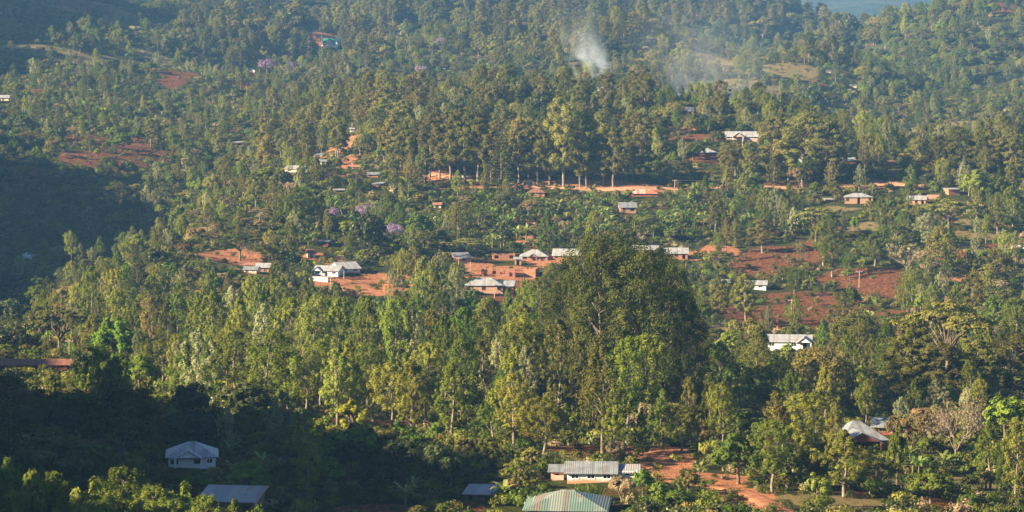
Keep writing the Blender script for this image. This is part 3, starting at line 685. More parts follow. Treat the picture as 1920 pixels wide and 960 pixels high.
def house(name, label, short, u, v, wpx, hpx, rpx, depth=7, yaw=0, roof='hip', rm='tin_grey', wm='brick_orange', ops='wdw', porch=None, cat='house', side=True, y_at=None, win='timber', wing=None, clear=True, ridge=.5, group=None):
    if y_at: a, e = ray(u, v); x, y, z = a*y_at, y_at, float(terrain_z(a*y_at, y_at))
    else: x, y, z = hit(u, v, 330)
    ppm = F/y; W = wpx/ppm/max(.6, math.cos(math.radians(yaw))); Hh = hpx/ppm; rise = max(rpx/ppm-.09*depth*.5, .3); D = depth
    root = link(name, None); tag(root, label, cat, group)
    root.location = (x, y, z-.05); root.rotation_euler = (0, 0, math.radians(yaw))
    if short: LAND.append((short, u, v-hpx*.5))
    if clear: CLEAR.append((u-wpx/2-2, u+wpx/2+2, v-hpx-rpx-1, v+1, y))
    h = W/2; zb = -2.5; t = .18
    # openings along the front
    fo = []; doors = []; wins = []
    k = len(ops)
    for i, c in enumerate(ops):
        xc = -h + W*(i+.5)/k; cell = W/k
        if c == 'w': ww = min(1.3, cell*.5); fo.append((xc-ww/2, xc+ww/2, Hh*.40, Hh*.82)); wins.append(fo[-1])
        if c == 'o': ww = min(1.5, cell*.55); fo.append((xc-ww/2, xc+ww/2, Hh*.35, Hh*.85))        # bare hole
        if c == 'D': ww = min(1.0, cell*.6); fo.append((xc-ww/2, xc+ww/2, .02, Hh*.88))
        if c == 'd': ww = min(1.0, cell*.5); fo.append((xc-ww/2, xc+ww/2, .02, Hh*.85)); doors.append(fo[-1])
        if c == 'W': ww = min(2.4, cell*.75); fo.append((xc-ww/2, xc+ww/2, Hh*.33, Hh*.80)); wins.append(fo[-1])
        if c == 's': ww = .5; fo.append((xc-ww/2, xc+ww/2, Hh*.62, Hh*.80))
    so_ = [(D*.4, D*.4+1.1, Hh*.40, Hh*.80)] if side and D > 4 else []
    m = MB(); m.wall('x', -h, h, 0, t, zb, Hh, fo); m.wall('x', -h, h, D-t, D, zb, Hh)
    m.wall('y', t, D-t, -h, -h+t, zb, Hh, so_); m.wall('y', t, D-t, h-t, h, zb, Hh, so_)
    if roof == 'none':
        m.box(-h+W*.33, -h+W*.33+t, t, D-t, zb, Hh-.02); m.box(-h+W*.66, -h+W*.66+t, t, D-t, zb, Hh-.35)
        for i in range(3): xx = -h+W*(.08+.3*i+.1*rng.random()); m.box(xx, xx+W*.12, .01, t-.01, Hh, Hh+.25)
    body = m.build('wall', wm, root)
    for (a, b, c, d) in wins:
        f = MB(); e = .07
        f.box(a-.04, b+.04, -.05, .06, c-.06, c+e); f.box(a-.04, b+.04, -.05, .06, d-e, d+.06); f.box(a-.04, a+e, -.048, .06, c+e, d-e); f.box(b-e, b+.04, -.048, .06, c+e, d-e)
        mid = (a+b)/2; f.box(mid-.03, mid+.03, -.03, .06, c+e, d-e)
        if b-a > 1.6:
            for s_ in (.25, .75): xx = a+(b-a)*s_; f.box(xx-.025, xx+.025, -.03, .06, c+e, d-e)
        fr = f.build('window', win, body if False else root); g = MB(); g.box(a+e, b-e, .08, .10, c+e, d-e); g.build('pane', 'glass', fr)
    for (a, b, c, d) in so_:
        for sx in (-h, h-t):
            xa, xb = (sx-.03, sx+.1) if sx < 0 else (sx+.08, sx+t+.03); f = MB(); f.box(xa, xb, a, b, c, c+.07); f.box(xa, xb, a, b, d-.07, d); f.box(xa, xb, a, a+.07, c+.07, d-.07); f.box(xa, xb, b-.07, b, c+.07, d-.07)
            fr = f.build('window', win, root); g = MB(); g.box(sx+.07, sx+.1, a+.02, b-.02, c+.07, d-.07); g.build('pane', 'glass', fr)
    for (a, b, c, d) in doors:
        f = MB(); f.box(a+.03, b-.03, .05, .10, c, d-.03); dr = f.build('door', 'door_brown', root)
        g = MB(); g.box(b-.2, b-.14, .01, .05, (c+d)/2, (c+d)/2+.14); g.build('handle', 'tin_grey', dr)
    o = .45; r = MB(); zt = Hh+.01
    if roof == 'hip':
        rl = max(h+o-(D/2+o)*.9, W*.08); E = [(-h-o,-o,zt-.12),(h+o,-o,zt-.12),(h+o,D+o,zt-.12),(-h-o,D+o,zt-.12)]; A = (-rl, D/2, zt+rise); B = (rl, D/2, zt+rise)
        r.poly(E+[A, B], [[3,2,1,0],[0,1,5,4],[2,3,4,5],[1,2,5],[3,0,4]])
        rr = r.build('roof', rm, root); q = MB(); q.box(-rl-.15, rl+.15, D/2-.14, D/2+.14, zt+rise-.05, zt+rise+.06); q.build('ridge_cap', 'tin_grey' if rm != 'tin_green' else rm, rr)
    elif roof == 'gable':        # ridge along x, gables at the ends
        yr = D*ridge
        V, f_ = slab([(-h-o,-o,zt-.15),(h+o,-o,zt-.15),(h+o,yr,zt+rise),(-h-o,yr,zt+rise)]); r.poly(V, f_)
        V, f_ = slab([(-h-o,yr,zt+rise),(h+o,yr,zt+rise),(h+o,D+o,zt-.15),(-h-o,D+o,zt-.15)]); r.poly(V, f_); rr = r.build('roof', rm, root)
        for sx in (-h, h-t):
            g = MB(); g.poly([(sx,0,Hh),(sx+t,0,Hh),(sx+t,D,Hh),(sx,D,Hh),(sx,yr,Hh+rise-.12),(sx+t,yr,Hh+rise-.12)], [[0,1,5,4],[2,3,4,5],[0,4,3],[1,2,5]]); g.build('gable', wm, root)
    elif roof == 'front':        # ridge along y, gable faces the viewer
        V, f_ = slab([(-h-o,-o,zt-.15),(0,-o,zt+rise),(0,D+o,zt+rise),(-h-o,D+o,zt-.15)]); r.poly(V, [q[::-1] for q in f_])
        V, f_ = slab([(0,-o,zt+rise),(h+o,-o,zt-.15),(h+o,D+o,zt-.15),(0,D+o,zt+rise)]); r.poly(V, [q[::-1] for q in f_]); r.build('roof', rm, root)
        for sy in (0, D-t): g = MB(); g.poly([(-h,sy,Hh),(h,sy,Hh),(h,sy+t,Hh),(-h,sy+t,Hh),(0,sy,Hh+rise-.12),(0,sy+t,Hh+rise-.12)], [[0,1,4],[2,3,5],[1,2,5,4],[3,0,4,5]]); g.build('gable', wm, root)
    elif roof == 'mono':
        V, f_ = slab([(-h-o,-o,zt+.05),(h+o,-o,zt+.05),(h+o,D+o,zt+rise),(-h-o,D+o,zt+rise)]); r.poly(V, f_); r.build('roof', rm, root)
        g = MB(); g.wall('x', -h, h, D-t, D, Hh, Hh+rise*.85); g.build('upper_wall', wm, root)
        for sx in (-h, h-t): g = MB(); g.poly([(sx,0,Hh),(sx+t,0,Hh),(sx+t,D,Hh),(sx,D,Hh),(sx,D,Hh+rise*.8),(sx+t,D,Hh+rise*.8)], [[0,1,5,4],[2,3,4,5],[0,4,3],[1,2,5]]); g.build('gable', wm, root)
    if porch:                    # small gabled porch on the front: (position -1..1, width m, depth m, rise m)
        px, pw, pd, pr = porch; px *= h; q = MB()
        V, f_ = slab([(px-pw/2-.3,-pd-.3,zt-.25),(px,-pd-.3,zt+pr),(px,D*.35,zt+pr),(px-pw/2-.3,D*.35,zt-.25)]); q.poly(V, [k_[::-1] for k_ in f_])
        V, f_ = slab([(px,-pd-.3,zt+pr),(px+pw/2+.3,-pd-.3,zt-.25),(px+pw/2+.3,D*.35,zt-.25),(px,D*.35,zt+pr)]); q.poly(V, [k_[::-1] for k_ in f_])
        po = q.build('porch_roof', rm, root)
        q = MB(); q.poly([(px-pw/2,-pd,zt-.05),(px+pw/2,-pd,zt-.05),(px,-pd,zt+pr-.12),(px-pw/2,-pd+.12,zt-.05),(px+pw/2,-pd+.12,zt-.05),(px,-pd+.12,zt+pr-.12)], [[0,1,2],[5,4,3],[0,3,4,1]]); q.build('porch_gable', wm, po)
        for sx in (-1, 1): q = MB(); q.box(px+sx*pw/2-.12, px+sx*pw/2+.12, -pd, -pd+.24, -1.5, zt-.2); q.build('column', 'trim_white' if 'plaster' in wm else wm, root)
    if wing:                     # lower wing at one end: (side, width m, wall colour, roof colour)
        sx, ww, wwm, wrm = wing; x0 = h if sx > 0 else -h-ww; q = MB(); hh = Hh*.88
        q.wall('x', x0, x0+ww, .9, 1.05, zb, hh, [(x0+ww*.35, x0+ww*.65, .02, hh*.85)]); q.wall('y', 1.05, D-.4, x0 if sx < 0 else x0+ww-t, x0+t if sx < 0 else x0+ww, zb, hh); wg = q.build('wing', wwm, root)
        q = MB(); V, f_ = slab([(x0-.2,.4,hh+.02),(x0+ww+.2,.4,hh+.02),(x0+ww+.2,D-.2,hh+rise*.55),(x0-.2,D-.2,hh+rise*.55)]); q.poly(V, f_); q.build('wing_roof', wrm, wg)
    return root

HOUSES = [
 # the foot of the picture
 ('long_house','long white plastered house with mud splashed foot and faded grey tin roof','long white house',1108,906,90,21,19,6,-3,'gable','tin_grey','plaster_white','www',None,'house'),
 ('annex','short white annex with rusty roof at the right end of the long white house','white annex',1176,902,38,19,12,5.5,-3,'gable','tin_weathered','plaster_white','s',None,'annex'),
 ('shed','small pink walled shed at the left end of the long white house','pink shed',1045,901,24,17,9,3.5,-3,'mono','tin_grey','plaster_pink','s',None,'shed'),
 ('villa','white villa with gabled porch and pale grey roof in the shaded wood at lower left','shaded white villa',360,878,88,23,26,8,6,'hip','tin_bright','plaster_clean','W.Ww',(-.15,3.6,1.2,1.0),'house'),
 ('lean_to','small open timber shed under a bent grey tin sheet among banana plants','tin sheet shed',897,938,48,12,13,3.5,-12,'mono','tin_weathered','timber','DoD',None,'shed'),
 ('brick_row','long dull red brick row building with dark openings at the left edge','long red brick row',66,697,146,14,10,6,2,'gable','tin_brown','brick_red','D.oD.sosD',None,'building'),
 ('farmhouse','low brick farmhouse with wide grey tin roofs and a brick gable facing down the slope','grey roofed brick farmhouse',1622,842,84,18,34,10,10,'hip','tin_grey','brick_red','dow',(-.35,6.5,2.2,1.5),'house'),
 ('farmhouse_wing','grey tin roofed brick wing behind the farmhouse with red gable peeping out','farmhouse back wing',1655,815,36,16,16,6,-10,'gable','tin_grey','brick_red','w',None,'building'),
 # middle of the picture
 ('hip_house','pink brick house with wide grey hipped roof and three small windows on the bare slope','grey hip roofed brick house',907,550,72,15,15,9,-3,'hip','tin_bright','brick_pink','w.w w',None,'house'),
 ('roofless_house','long roofless brick house shell with four dark openings above the hip roofed brick house','long roofless brick shell',934,519,64,13,1,6,0,'none','tin_grey','brick_orange','DooD',None,'building'),
 ('roofless_room','small roofless brick room with black side at the right end of the long shell','small roofless brick room',993,520,22,15,1,7,-10,'none','tin_grey','brick_orange','.',None,'building'),
 ('brick_shell','orange brick shell without a roof left of the small grey roofed latrine','orange brick shell',945,489,42,12,1,6,4,'none','tin_grey','brick_orange','o.o',None,'building'),
 ('latrine','tiny brick latrine with pale grey tin top beside the orange brick shell','tiny brick latrine',971,497,12,11,4,2.2,0,'mono','tin_bright','brick_pink','D',None,'latrine'),
 ('hip_cottage','brick cottage with silvery hipped roof and small porch right of the tiny latrine','silvery roofed cottage',1001,489,52,9,13,8,-4,'hip','tin_bright','brick_orange','wdw',(-.1,2.6,1.0,.8),'house'),
 ('cottage','brick cottage with plain grey roof just left of the giant eucalyptus top','cottage beside the eucalyptus top',1062,488,50,9,13,7,-6,'gable','tin_bright','brick_orange','w.dw',None,'house'),
 ('hut','hut with slanting grey roof half hidden by banana leaves left of the orange shell','half hidden slanting roof hut',870,492,28,8,10,5,18,'mono','tin_grey','brick_orange','w',None,'hut'),
 ('gabled_house','white house with blue white front gable and cream roof beside the orange track','white gabled house',611,519,46,11,10,7,-14,'gable','tin_bright','plaster_clean','wdw',(-.7,3.2,1.1,1.0),'house'),
 ('white_barn','long white house with bright tin roof up-slope to the right of the white gabled house','long white barn house',657,513,36,10,13,10,24,'gable','tin_bright','plaster_white','ww',None,'house'),
 ('brick_cottage','orange brick cottage with pale blue grey roof at the left of the bare slope','pale roofed brick cottage',492,510,24,9,8,5,-6,'gable','tin_bright','brick_orange','wd',None,'house'),
 ('hut','small whitewashed hut with grey roof in front of the pale roofed brick cottage','small whitewashed hut',469,513,24,8,6,4.5,-10,'gable','tin_grey','plaster_white','dw',None,'hut'),
 ('shed','low shed with rusty brown roof behind the small whitewashed hut','low rusty roofed shed',471,502,26,5,4,4,-6,'mono','tin_rust','brick_orange','.',None,'shed'),
 ('hut','tiny orange hut alone at the left tip of the spur','tiny orange hut',368,552,15,7,4,3.5,0,'gable','tin_rust','brick_orange','d',None,'hut'),
 ('hut','cream square hut with red brown pitched roof above the white gabled house','cream square hut',584,484,15,10,7,3.5,8,'gable','tin_brown','plaster_cream','d',None,'hut'),
 ('shed','brown walled shed with flat grey roof above the cream square hut','brown flat roofed shed',606,462,18,9,3,4,-6,'mono','tin_grey','brick_red','o',None,'shed'),
 ('house','brick house with long pale roof just right of the giant eucalyptus top','pale roofed house right of the eucalyptus',1210,474,46,6,8,7,-4,'gable','tin_bright','brick_orange','wdw',None,'house'),
 ('verandah_house','brick house with grey roof and shaded verandah beside an orange bank','verandah house by the orange bank',1268,486,42,11,11,7,-3,'gable','tin_bright','brick_orange','DwD',None,'house'),
 ('shed','small blue white walled shed left of the long low pale house above the red field','blue white shed',1358,535,20,5,5,4,0,'mono','tin_bright','plaster_blue','.',None,'shed'),
 ('low_house','low pale blue walled house with white roof above the ploughed red field','low pale house above the red field',1415,543,42,10,8,6,-8,'gable','tin_bright','plaster_blue','.w',None,'house'),
 ('white_house','large bright white house with gabled wing and porch below the ploughed red field','large white house below the field',1478,656,82,16,13,9,-8,'gable','tin_bright','plaster_clean','w.wD',(.72,3.4,2.0,1.2),'house'),
 # the road and the hill top
 ('striped_house','house with red and cream striped rusty roof below the bare dirt road','red striped roof house',1209,369,48,6,9,7,0,'hip','tin_striped','brick_red','w.d',None,'house'),
 ('house','brick house with flat grey sheet roof in front of the red striped roof house','grey sheet roof house',1178,400,30,11,10,6,6,'gable','tin_grey','brick_pink','do',None,'house'),
 ('hut','brown roofed hut left of the grove on the lower side of the dirt road','brown roofed roadside hut',1006,370,30,9,8,5,0,'hip','tin_brown','brick_orange','wd',None,'hut'),
 ('kiosk','tiny cream kiosk with pitched roof on the left of a pair beside the dirt road','left cream kiosk',985,348,9,7,4,2.5,0,'front','tin_rust','plaster_cream','D',None,'kiosk'),
 ('kiosk','tiny cream kiosk with pitched roof on the right of a pair beside the dirt road','right cream kiosk',996,348,9,7,4,2.5,0,'front','tin_rust','plaster_cream','D',None,'kiosk'),
 ('hut','small white hut under the row of eucalyptus at the roadside','small white roadside hut',870,338,9,5,4,3,0,'gable','tin_bright','plaster_cream','d',None,'hut'),
 ('big_house','wide house with blue grey roof and pale gabled porch on the upper terrace','wide porch house on the upper terrace',1391,263,60,7,11,9,-3,'gable','tin_bright','plaster_pink','w.w.w',(-.25,4.2,1.6,1.7),'house'),
 ('pyramid_house','house with shallow silvery pyramid roof on the terrace under the porch house','pyramid roofed house',1324,292,42,5,9,8,0,'hip','tin_bright','brick_red','w.w',None,'house'),
 ('house','brick house with silvery roof near the crest left of the tall hill eucalyptus','crest house with silvery roof',1289,215,22,6,8,6,-4,'gable','tin_bright','brick_orange','wd',None,'house'),
 ('small_house','small grey house with bright roof framed between two big hill eucalyptus','bright roofed house between eucalyptus',1495,307,24,7,8,6,0,'front','tin_bright','plaster_blue','w',None,'house'),
 ('hut','hut with light blue roof among trees right of the big hill eucalyptus','light blue roofed hut',1583,276,18,4,4,5,0,'gable','tin_bright','plaster_blue','d',None,'hut'),
 ('hut','bright orange walled hut with grey roof right of the big hill eucalyptus','bright orange walled hut',1590,308,28,7,6,5,0,'mono','tin_bright','brick_orange','D.',None,'hut'),
 ('hut','small brick hut showing between trunks in the upper right wood','small brick hut between trunks',1668,310,18,6,4,4.5,0,'gable','tin_rust','brick_pink','d.',None,'hut'),
 ('long_roof_house','house with long white roof and two pink columns right of the eucalyptus row','long white roofed house with columns',1610,383,52,13,8,8,-3,'hip','tin_bright','brick_pink','w.D.D',None,'house'),
 ('shed','small shed with pale roof peeping out left of the long white roofed house','pale shed by the long roofed house',1556,380,14,5,3,3.5,10,'mono','tin_bright','brick_orange','.',None,'shed'),
 ('brick_house','pink brick house with pale roof and two dark doors on the right hillside','pink two door brick house',1718,384,34,10,8,6,-10,'gable','tin_bright','brick_pink','sDD',None,'house'),
 ('garden_wall','pink brick enclosure without roof right of the pink two door house','pink brick enclosure',1751,375,24,8,1,5,-6,'none','tin_grey','brick_pink','.',None,'building'),
 ('brick_box','square orange brick building with flat grey lid on the right hillside','square orange brick building',1789,366,22,11,3,5,14,'mono','tin_bright','brick_orange','.',None,'building'),
 ('grey_house','long pale house with grey ridged roof on the left flank of the spur','long pale house on the spur flank',551,324,34,7,7,7,-16,'gable','tin_bright','plaster_cream','w.w',None,'house'),
 ('shed','small tin shed at the foot of the bare sandy slope','tin shed below the sandy slope',596,295,17,5,3,4,-10,'mono','tin_grey','plaster_white','.',None,'shed'),
 ('shed','little grey shed with ochre wall just below the tin shed of the sandy slope','ochre walled shed',606,309,11,6,4,3,0,'gable','tin_grey','plaster_cream','d',None,'shed'),
 ('kiosk','tiny grey kiosk under tall trees at the top of the sandy slope','kiosk atop the sandy slope',660,248,8,5,3,2.5,0,'mono','tin_bright','plaster_blue','o',None,'kiosk'),
 ('red_hut','low red painted hut with red roof beneath the bare sandy slope','low red hut',670,317,20,4,4,4,0,'gable','tin_rust','plaster_pink','.',None,'hut'),
 ('hut','orange brick hut with blue grey roof right of the low red hut','blue grey roofed orange hut',699,333,20,5,5,5,0,'mono','tin_grey','brick_orange','o.',None,'hut'),
 ('hut','orange hut with pale slanting roof below the blue grey roofed orange hut','pale slant roofed hut',706,351,14,5,4,4,-20,'mono','tin_bright','brick_orange','.',None,'hut'),
 ('shed','dark shed with broken sheet roof above the purple jacaranda','broken roofed dark shed',636,362,18,5,3,4,6,'mono','tin_weathered','timber','oo',None,'shed'),
 ('hut','pale hut hidden among bananas to the right of the purple jacaranda','pale hut among the bananas',820,390,14,7,4,4,0,'gable','tin_rust','plaster_cream','d',None,'hut'),
 ('hut','roofless earthen hut on the small orange scar above the silvery roofed cottage','roofless earthen hut',998,424,16,6,1,4,12,'none','tin_grey','brick_pink','o',None,'hut'),
 # far off
 ('church','green roofed white church with gabled front far up the hillside','green roofed church',618,88,26,8,9,9,-6,'gable','tin_green','plaster_clean','w.w',(-.1,5,1.2,3.4),'church'),
 ('valley_house','white roofed house alone in the shaded valley at far left','white roofed valley house',50,486,36,5,8,8,0,'hip','tin_bright','plaster_clean','w.d',None,'house'),
 ('hut','white roofed hut at the left edge among sunlit trees above the valley','left edge white roofed hut',6,190,20,6,6,7,0,'gable','tin_bright','plaster_cream','d',None,'hut'),
 ('shed','thin white roofed shed on the shaded side of the spur','thin white roofed shed',445,270,18,2.5,2.5,6,0,'mono','tin_bright','plaster_white','.',None,'shed'),
 ('hut','tiny tent-shaped white hut beside the distant jacaranda','tiny white tent shaped hut',473,136,9,3,5,5,0,'front','tin_bright','plaster_clean','d',None,'hut'),
 ('house','long silvery roof house slanting among trees on the hill crest','long silvery crest roof',1117,170,30,3,5,9,-24,'gable','tin_bright','plaster_cream','w.w',None,'house'),
 ('house','grey roofed house among trees at the right end of the crest','grey roofed crest house',1266,186,30,5,6,8,0,'gable','tin_grey','plaster_cream','w.',None,'house'),
 ('hut','tiny cream hut on the hazy pale hillside right of the smoke','tiny cream hut on the pale hillside',1600,165,12,4,2,6,0,'gable','tin_bright','plaster_cream','o',None,'hut'),
 ('hut','tiny bright white hut just under the round green hill','tiny bright hut under the green hill',1675,141,9,3,3,6,-10,'gable','tin_bright','plaster_clean','.',None,'hut'),
 ('hut','tiny grey hut in trees left of the tiny cream hut','tiny grey hut in the trees',1553,137,9,2.5,2.5,5,0,'mono','tin_bright','plaster_cream','.',None,'hut'),
]
for h_ in HOUSES:
    (nm, lab, sh, u, v, wp, hp, rp, dep, yaw, rf, rmt, wmt, ops, por, cat) = h_
    house(nm, lab, sh, u, v, wp, hp, rp, dep, yaw, rf, rmt, wmt, ops.replace(' ', '.'), por, cat, side=wp > 34, wing={'hip_house': (1, 3.2, 'brick_red', 'tin_bright'), 'roofless_house': None}.get(nm),
          win='trim_white' if 'plaster' in wmt else 'timber', clear=True)
# the two roofs cut by the lower edge of the frame
house('patchwork_house', 'large hipped roof patched with green, red and white sheets at the bottom edge', 'patchwork green roof', 1060, 985, 150, 26, 32, 11, -4, 'hip', 'tin_patchwork', 'plaster_white', 'w.w.w', cat='house', y_at=356)
house('shed', 'rusty flat tin roofed shed among dark bushes at the bottom edge', 'rusty roofed shed at the bottom edge', 425, 985, 104, 30, 21, 6, -8, 'mono', 'tin_weathered', 'timber', 'o.o', cat='shed', y_at=356)

# bell gable and side pinnacles of the distant church are parts of it
ch = [o for o in C.objects if o.name.startswith('church')][0]
for sx in (-1, 1):
    q = MB(); q.box(sx*5.4-.55, sx*5.4+.55, -1.4, -.3, -1, 7.0); q.poly([(sx*5.4-.55,-1.4,7.0),(sx*5.4+.55,-1.4,7.0),(sx*5.4+.55,-.3,7.0),(sx*5.4-.55,-.3,7.0),(sx*5.4,-.85,9.2)], [[0,1,4],[1,2,4],[2,3,4],[3,0,4]]); q.build('pinnacle', 'trim_white', ch)

# small built things
def box_thing(name, label, cat, u, v, parts, yaw=0):
    x, y, z = hit(u, v, 340); r = link(name, None); tag(r, label, cat); r.location = (x, y, z); r.rotation_euler = (0, 0, math.radians(yaw))
    for pn, mt, bxs in parts:
        m = MB()
        for b in bxs: m.box(*b)
        m.build(pn, mt, r)
    return r
box_thing('gatehouse', 'small bright orange brick gate block beside the orange track', 'gate', 727, 549, [('pillar', 'tarp_orange', [(-1.5,-.9,0,.5,-.5,2.0)]),('pillar', 'tarp_orange', [(.9,1.5,0,.5,-.5,2.0)]),('pillar', 'tarp_orange', [(-.3,.3,.05,.45,-.5,1.98)]), ('lintel', 'tarp_orange', [(-1.6,1.6,-.05,.55,2.0,2.5)])])
box_thing('retaining_wall', 'low white retaining wall in front of the white gabled house', 'wall', 596, 528, [('wall', 'plaster_clean', [(-3.0,3.2,0,.3,-1.5,1.3)]), ('coping', 'stone', [(-3.1,3.3,-.06,.36,1.3,1.42)])], -18)
box_thing('garden_wall', 'low whitish rubble wall beside the red track at the right edge', 'wall', 1908, 468, [('wall', 'stone', [(-3.0,3.0,0,.4,-1.0,1.2)]), ('coping', 'plaster_white', [(-3.05,3.05,-.05,.45,1.2,1.32)])], -30)

box_thing('rubble_heap', 'heap of pale stone blocks to the right of the hip roofed brick house', 'rubble', 986, 541, [('stones', 'stone', [(-1.2,.2,0,1,-.3,1.0),(.2,1.3,.1,1.2,-.3,1.35),(1.3,2.1,-.1,.8,-.3,.7)])], 10)
# utility poles
POLES = [(1484,594,34,'wooden pole standing in the ploughed red field'),(1611,539,32,'pale pole standing on the red terrace right of the low pale house'),(1513,353,36,'pole with crossarm among the eucalyptus trunks above the road'),
 (1392,284,30,'pole in front of the wide porch house'),(1265,363,26,'pole at the upper right of the red striped roof house'),(860,508,26,'white pole below the half hidden slanting roof hut'),(882,510,18,'short white pole right of the half hidden slanting roof hut'),
 (927,570,22,'white pole in front of the grey hip roofed brick house'),(1671,353,14,'short pole above the long white roofed house with columns'),(620,548,30,'pale crooked pole on the orange bank below the white gabled house'),(495,545,26,'pole below the pale roofed brick cottage'),
 (645,524,16,'short pale pole between the white gabled house and the barn house'),(130,672,36,'thin leaning pole behind the long red brick row'),(1690,790,26,'pole standing above the grey roofed brick farmhouse')]
for i, (u, v, hp, lab) in enumerate(POLES):
    x, y, z = hit(u, v, 340); Hh = hp/(F/y); r = link('utility_pole', None); tag(r, lab, 'pole', 'poles on the hillside'); r.location = (x, y, z)
    wd = Wood(); wd.tube([(0,0,-.8),(.02,0,Hh*.5),(.05,.02,Hh)], [.17,.14,.11], 8); wv, wf = wd.data(); link('post', raw_mesh('post', wv, wf, [M['pole_wood']], smooth=True), r)
    if hp > 25:
        m = MB(); m.box(-.9,.95,-.06,.06,Hh-.55,Hh-.40); ca_ = m.build('crossarm', 'pole_wood', r)
        
        for q in (-.8,0.25,.85): m = MB(); m.box(q-.05,q+.05,-.05,.05,Hh-.40,Hh-.22); m.build('insulator', 'trim_white', ca_)
def cable(label, a, b):
    pa = [p for p in POLES if p[0] == a][0]; pb = [p for p in POLES if p[0] == b][0]; q = []
    for (u, v, hp, _) in (pa, pb): x, y, z = hit(u, v, 340); q.append(np.array([x, y, z+hp/(F/y)-.25]))
    wd = Wood(); ts = np.linspace(0, 1, 14); L = np.linalg.norm(q[0]-q[1])
    wd.tube([q[0]+(q[1]-q[0])*t-np.array([0,0,.03*L*4*t*(1-t)]) for t in ts], [.035]*14, 4); wv, wf = wd.data()
    tag(link('power_line', raw_mesh('power_line', wv, wf, [M['pole_wood']])), label, 'cable')
cable('sagging power line between the field pole and the red terrace pole', 1484, 1611)
cable('sagging power line from the road pole down to the striped roof pole', 1513, 1265)

# ------------------------------------------------------------------ planting
LOOK = {'grevillea': 'yellow green feathery tree', 'green_grevillea': 'fresh green upright tree', 'silver_grevillea': 'silvery pale crowned tree', 'olive_grevillea': 'olive green upright tree',
 'cypress': 'pointed cone shaped tree', 'eucalyptus': 'clumpy olive eucalyptus', 'tall_eucalyptus': 'giant dark eucalyptus', 'broadleaf': 'dark dense broadleaf tree', 'round_tree': 'round green tree',
 'lime_tree': 'bright lime green tree', 'olive_tree': 'wide olive crowned tree', 'acacia': 'flat topped acacia', 'brown_acacia': 'dry brown flat topped tree', 'jacaranda': 'purple flowering jacaranda',
 'bare_tree': 'bare spreading pale tree', 'dry_tree': 'twiggy dry tree', 'norfolk_pine': 'tiered slender pine', 'dark_pine': 'dark tiered conifer', 'small_tree': 'small green tree', 'small_olive': 'small olive green tree',
 'gold_bush': 'golden yellow bush', 'banana': 'single banana plant', 'banana_clump': 'spreading banana clump'}
NAME = {'grevillea': 'silky_oak', 'green_grevillea': 'silky_oak', 'silver_grevillea': 'silky_oak', 'olive_grevillea': 'silky_oak', 'cypress': 'cypress_tree', 'eucalyptus': 'eucalyptus_tree', 'tall_eucalyptus': 'eucalyptus_tree',
 'broadleaf': 'broadleaf_tree', 'round_tree': 'broadleaf_tree', 'lime_tree': 'broadleaf_tree', 'olive_tree': 'broadleaf_tree', 'acacia': 'acacia_tree', 'brown_acacia': 'acacia_tree', 'jacaranda': 'jacaranda_tree', 'bare_tree': 'bare_tree',
 'dry_tree': 'dry_tree', 'norfolk_pine': 'pine_tree', 'dark_pine': 'pine_tree', 'small_tree': 'small_tree', 'small_olive': 'small_tree', 'gold_bush': 'bush', 'banana': 'banana_plant', 'banana_clump': 'banana_plant'}
PL = []   # planting list: dict(kind, variant, x, y, z, h, ws, rot, keep)
def add(kind, x, y, h, ws=1.0, keep=False, z=None):
    k = len(PROTO[kind]); PL.append(dict(kind=kind, var=int(rng.integers(k)), x=x, y=y, z=float(terrain_z(x, y)) if z is None else z, h=h, ws=ws, rot=rng.random()*6.283, keep=keep))
def place(kind, u, vb, vt, wpx=None, y_at=None):
    """a tree surveyed in the photo: foot, top and crown width"""
    if y_at: a, e = ray(u, vb); x, y = a*y_at, y_at; z = float(terrain_z(x, y)); h = ray(u, vt)[1]*y-z
    else: x, y, z = hit(u, vb, 335); h = ray(u, vt)[1]*y-z
    p = PROTO[kind][0]; ws = 1.0
    if wpx: ws = (wpx/(F/y)) / (2*p['R']*h/p['H'])
    add(kind, x, y, h, float(np.clip(ws*1.12, .4, 2.5)), True)
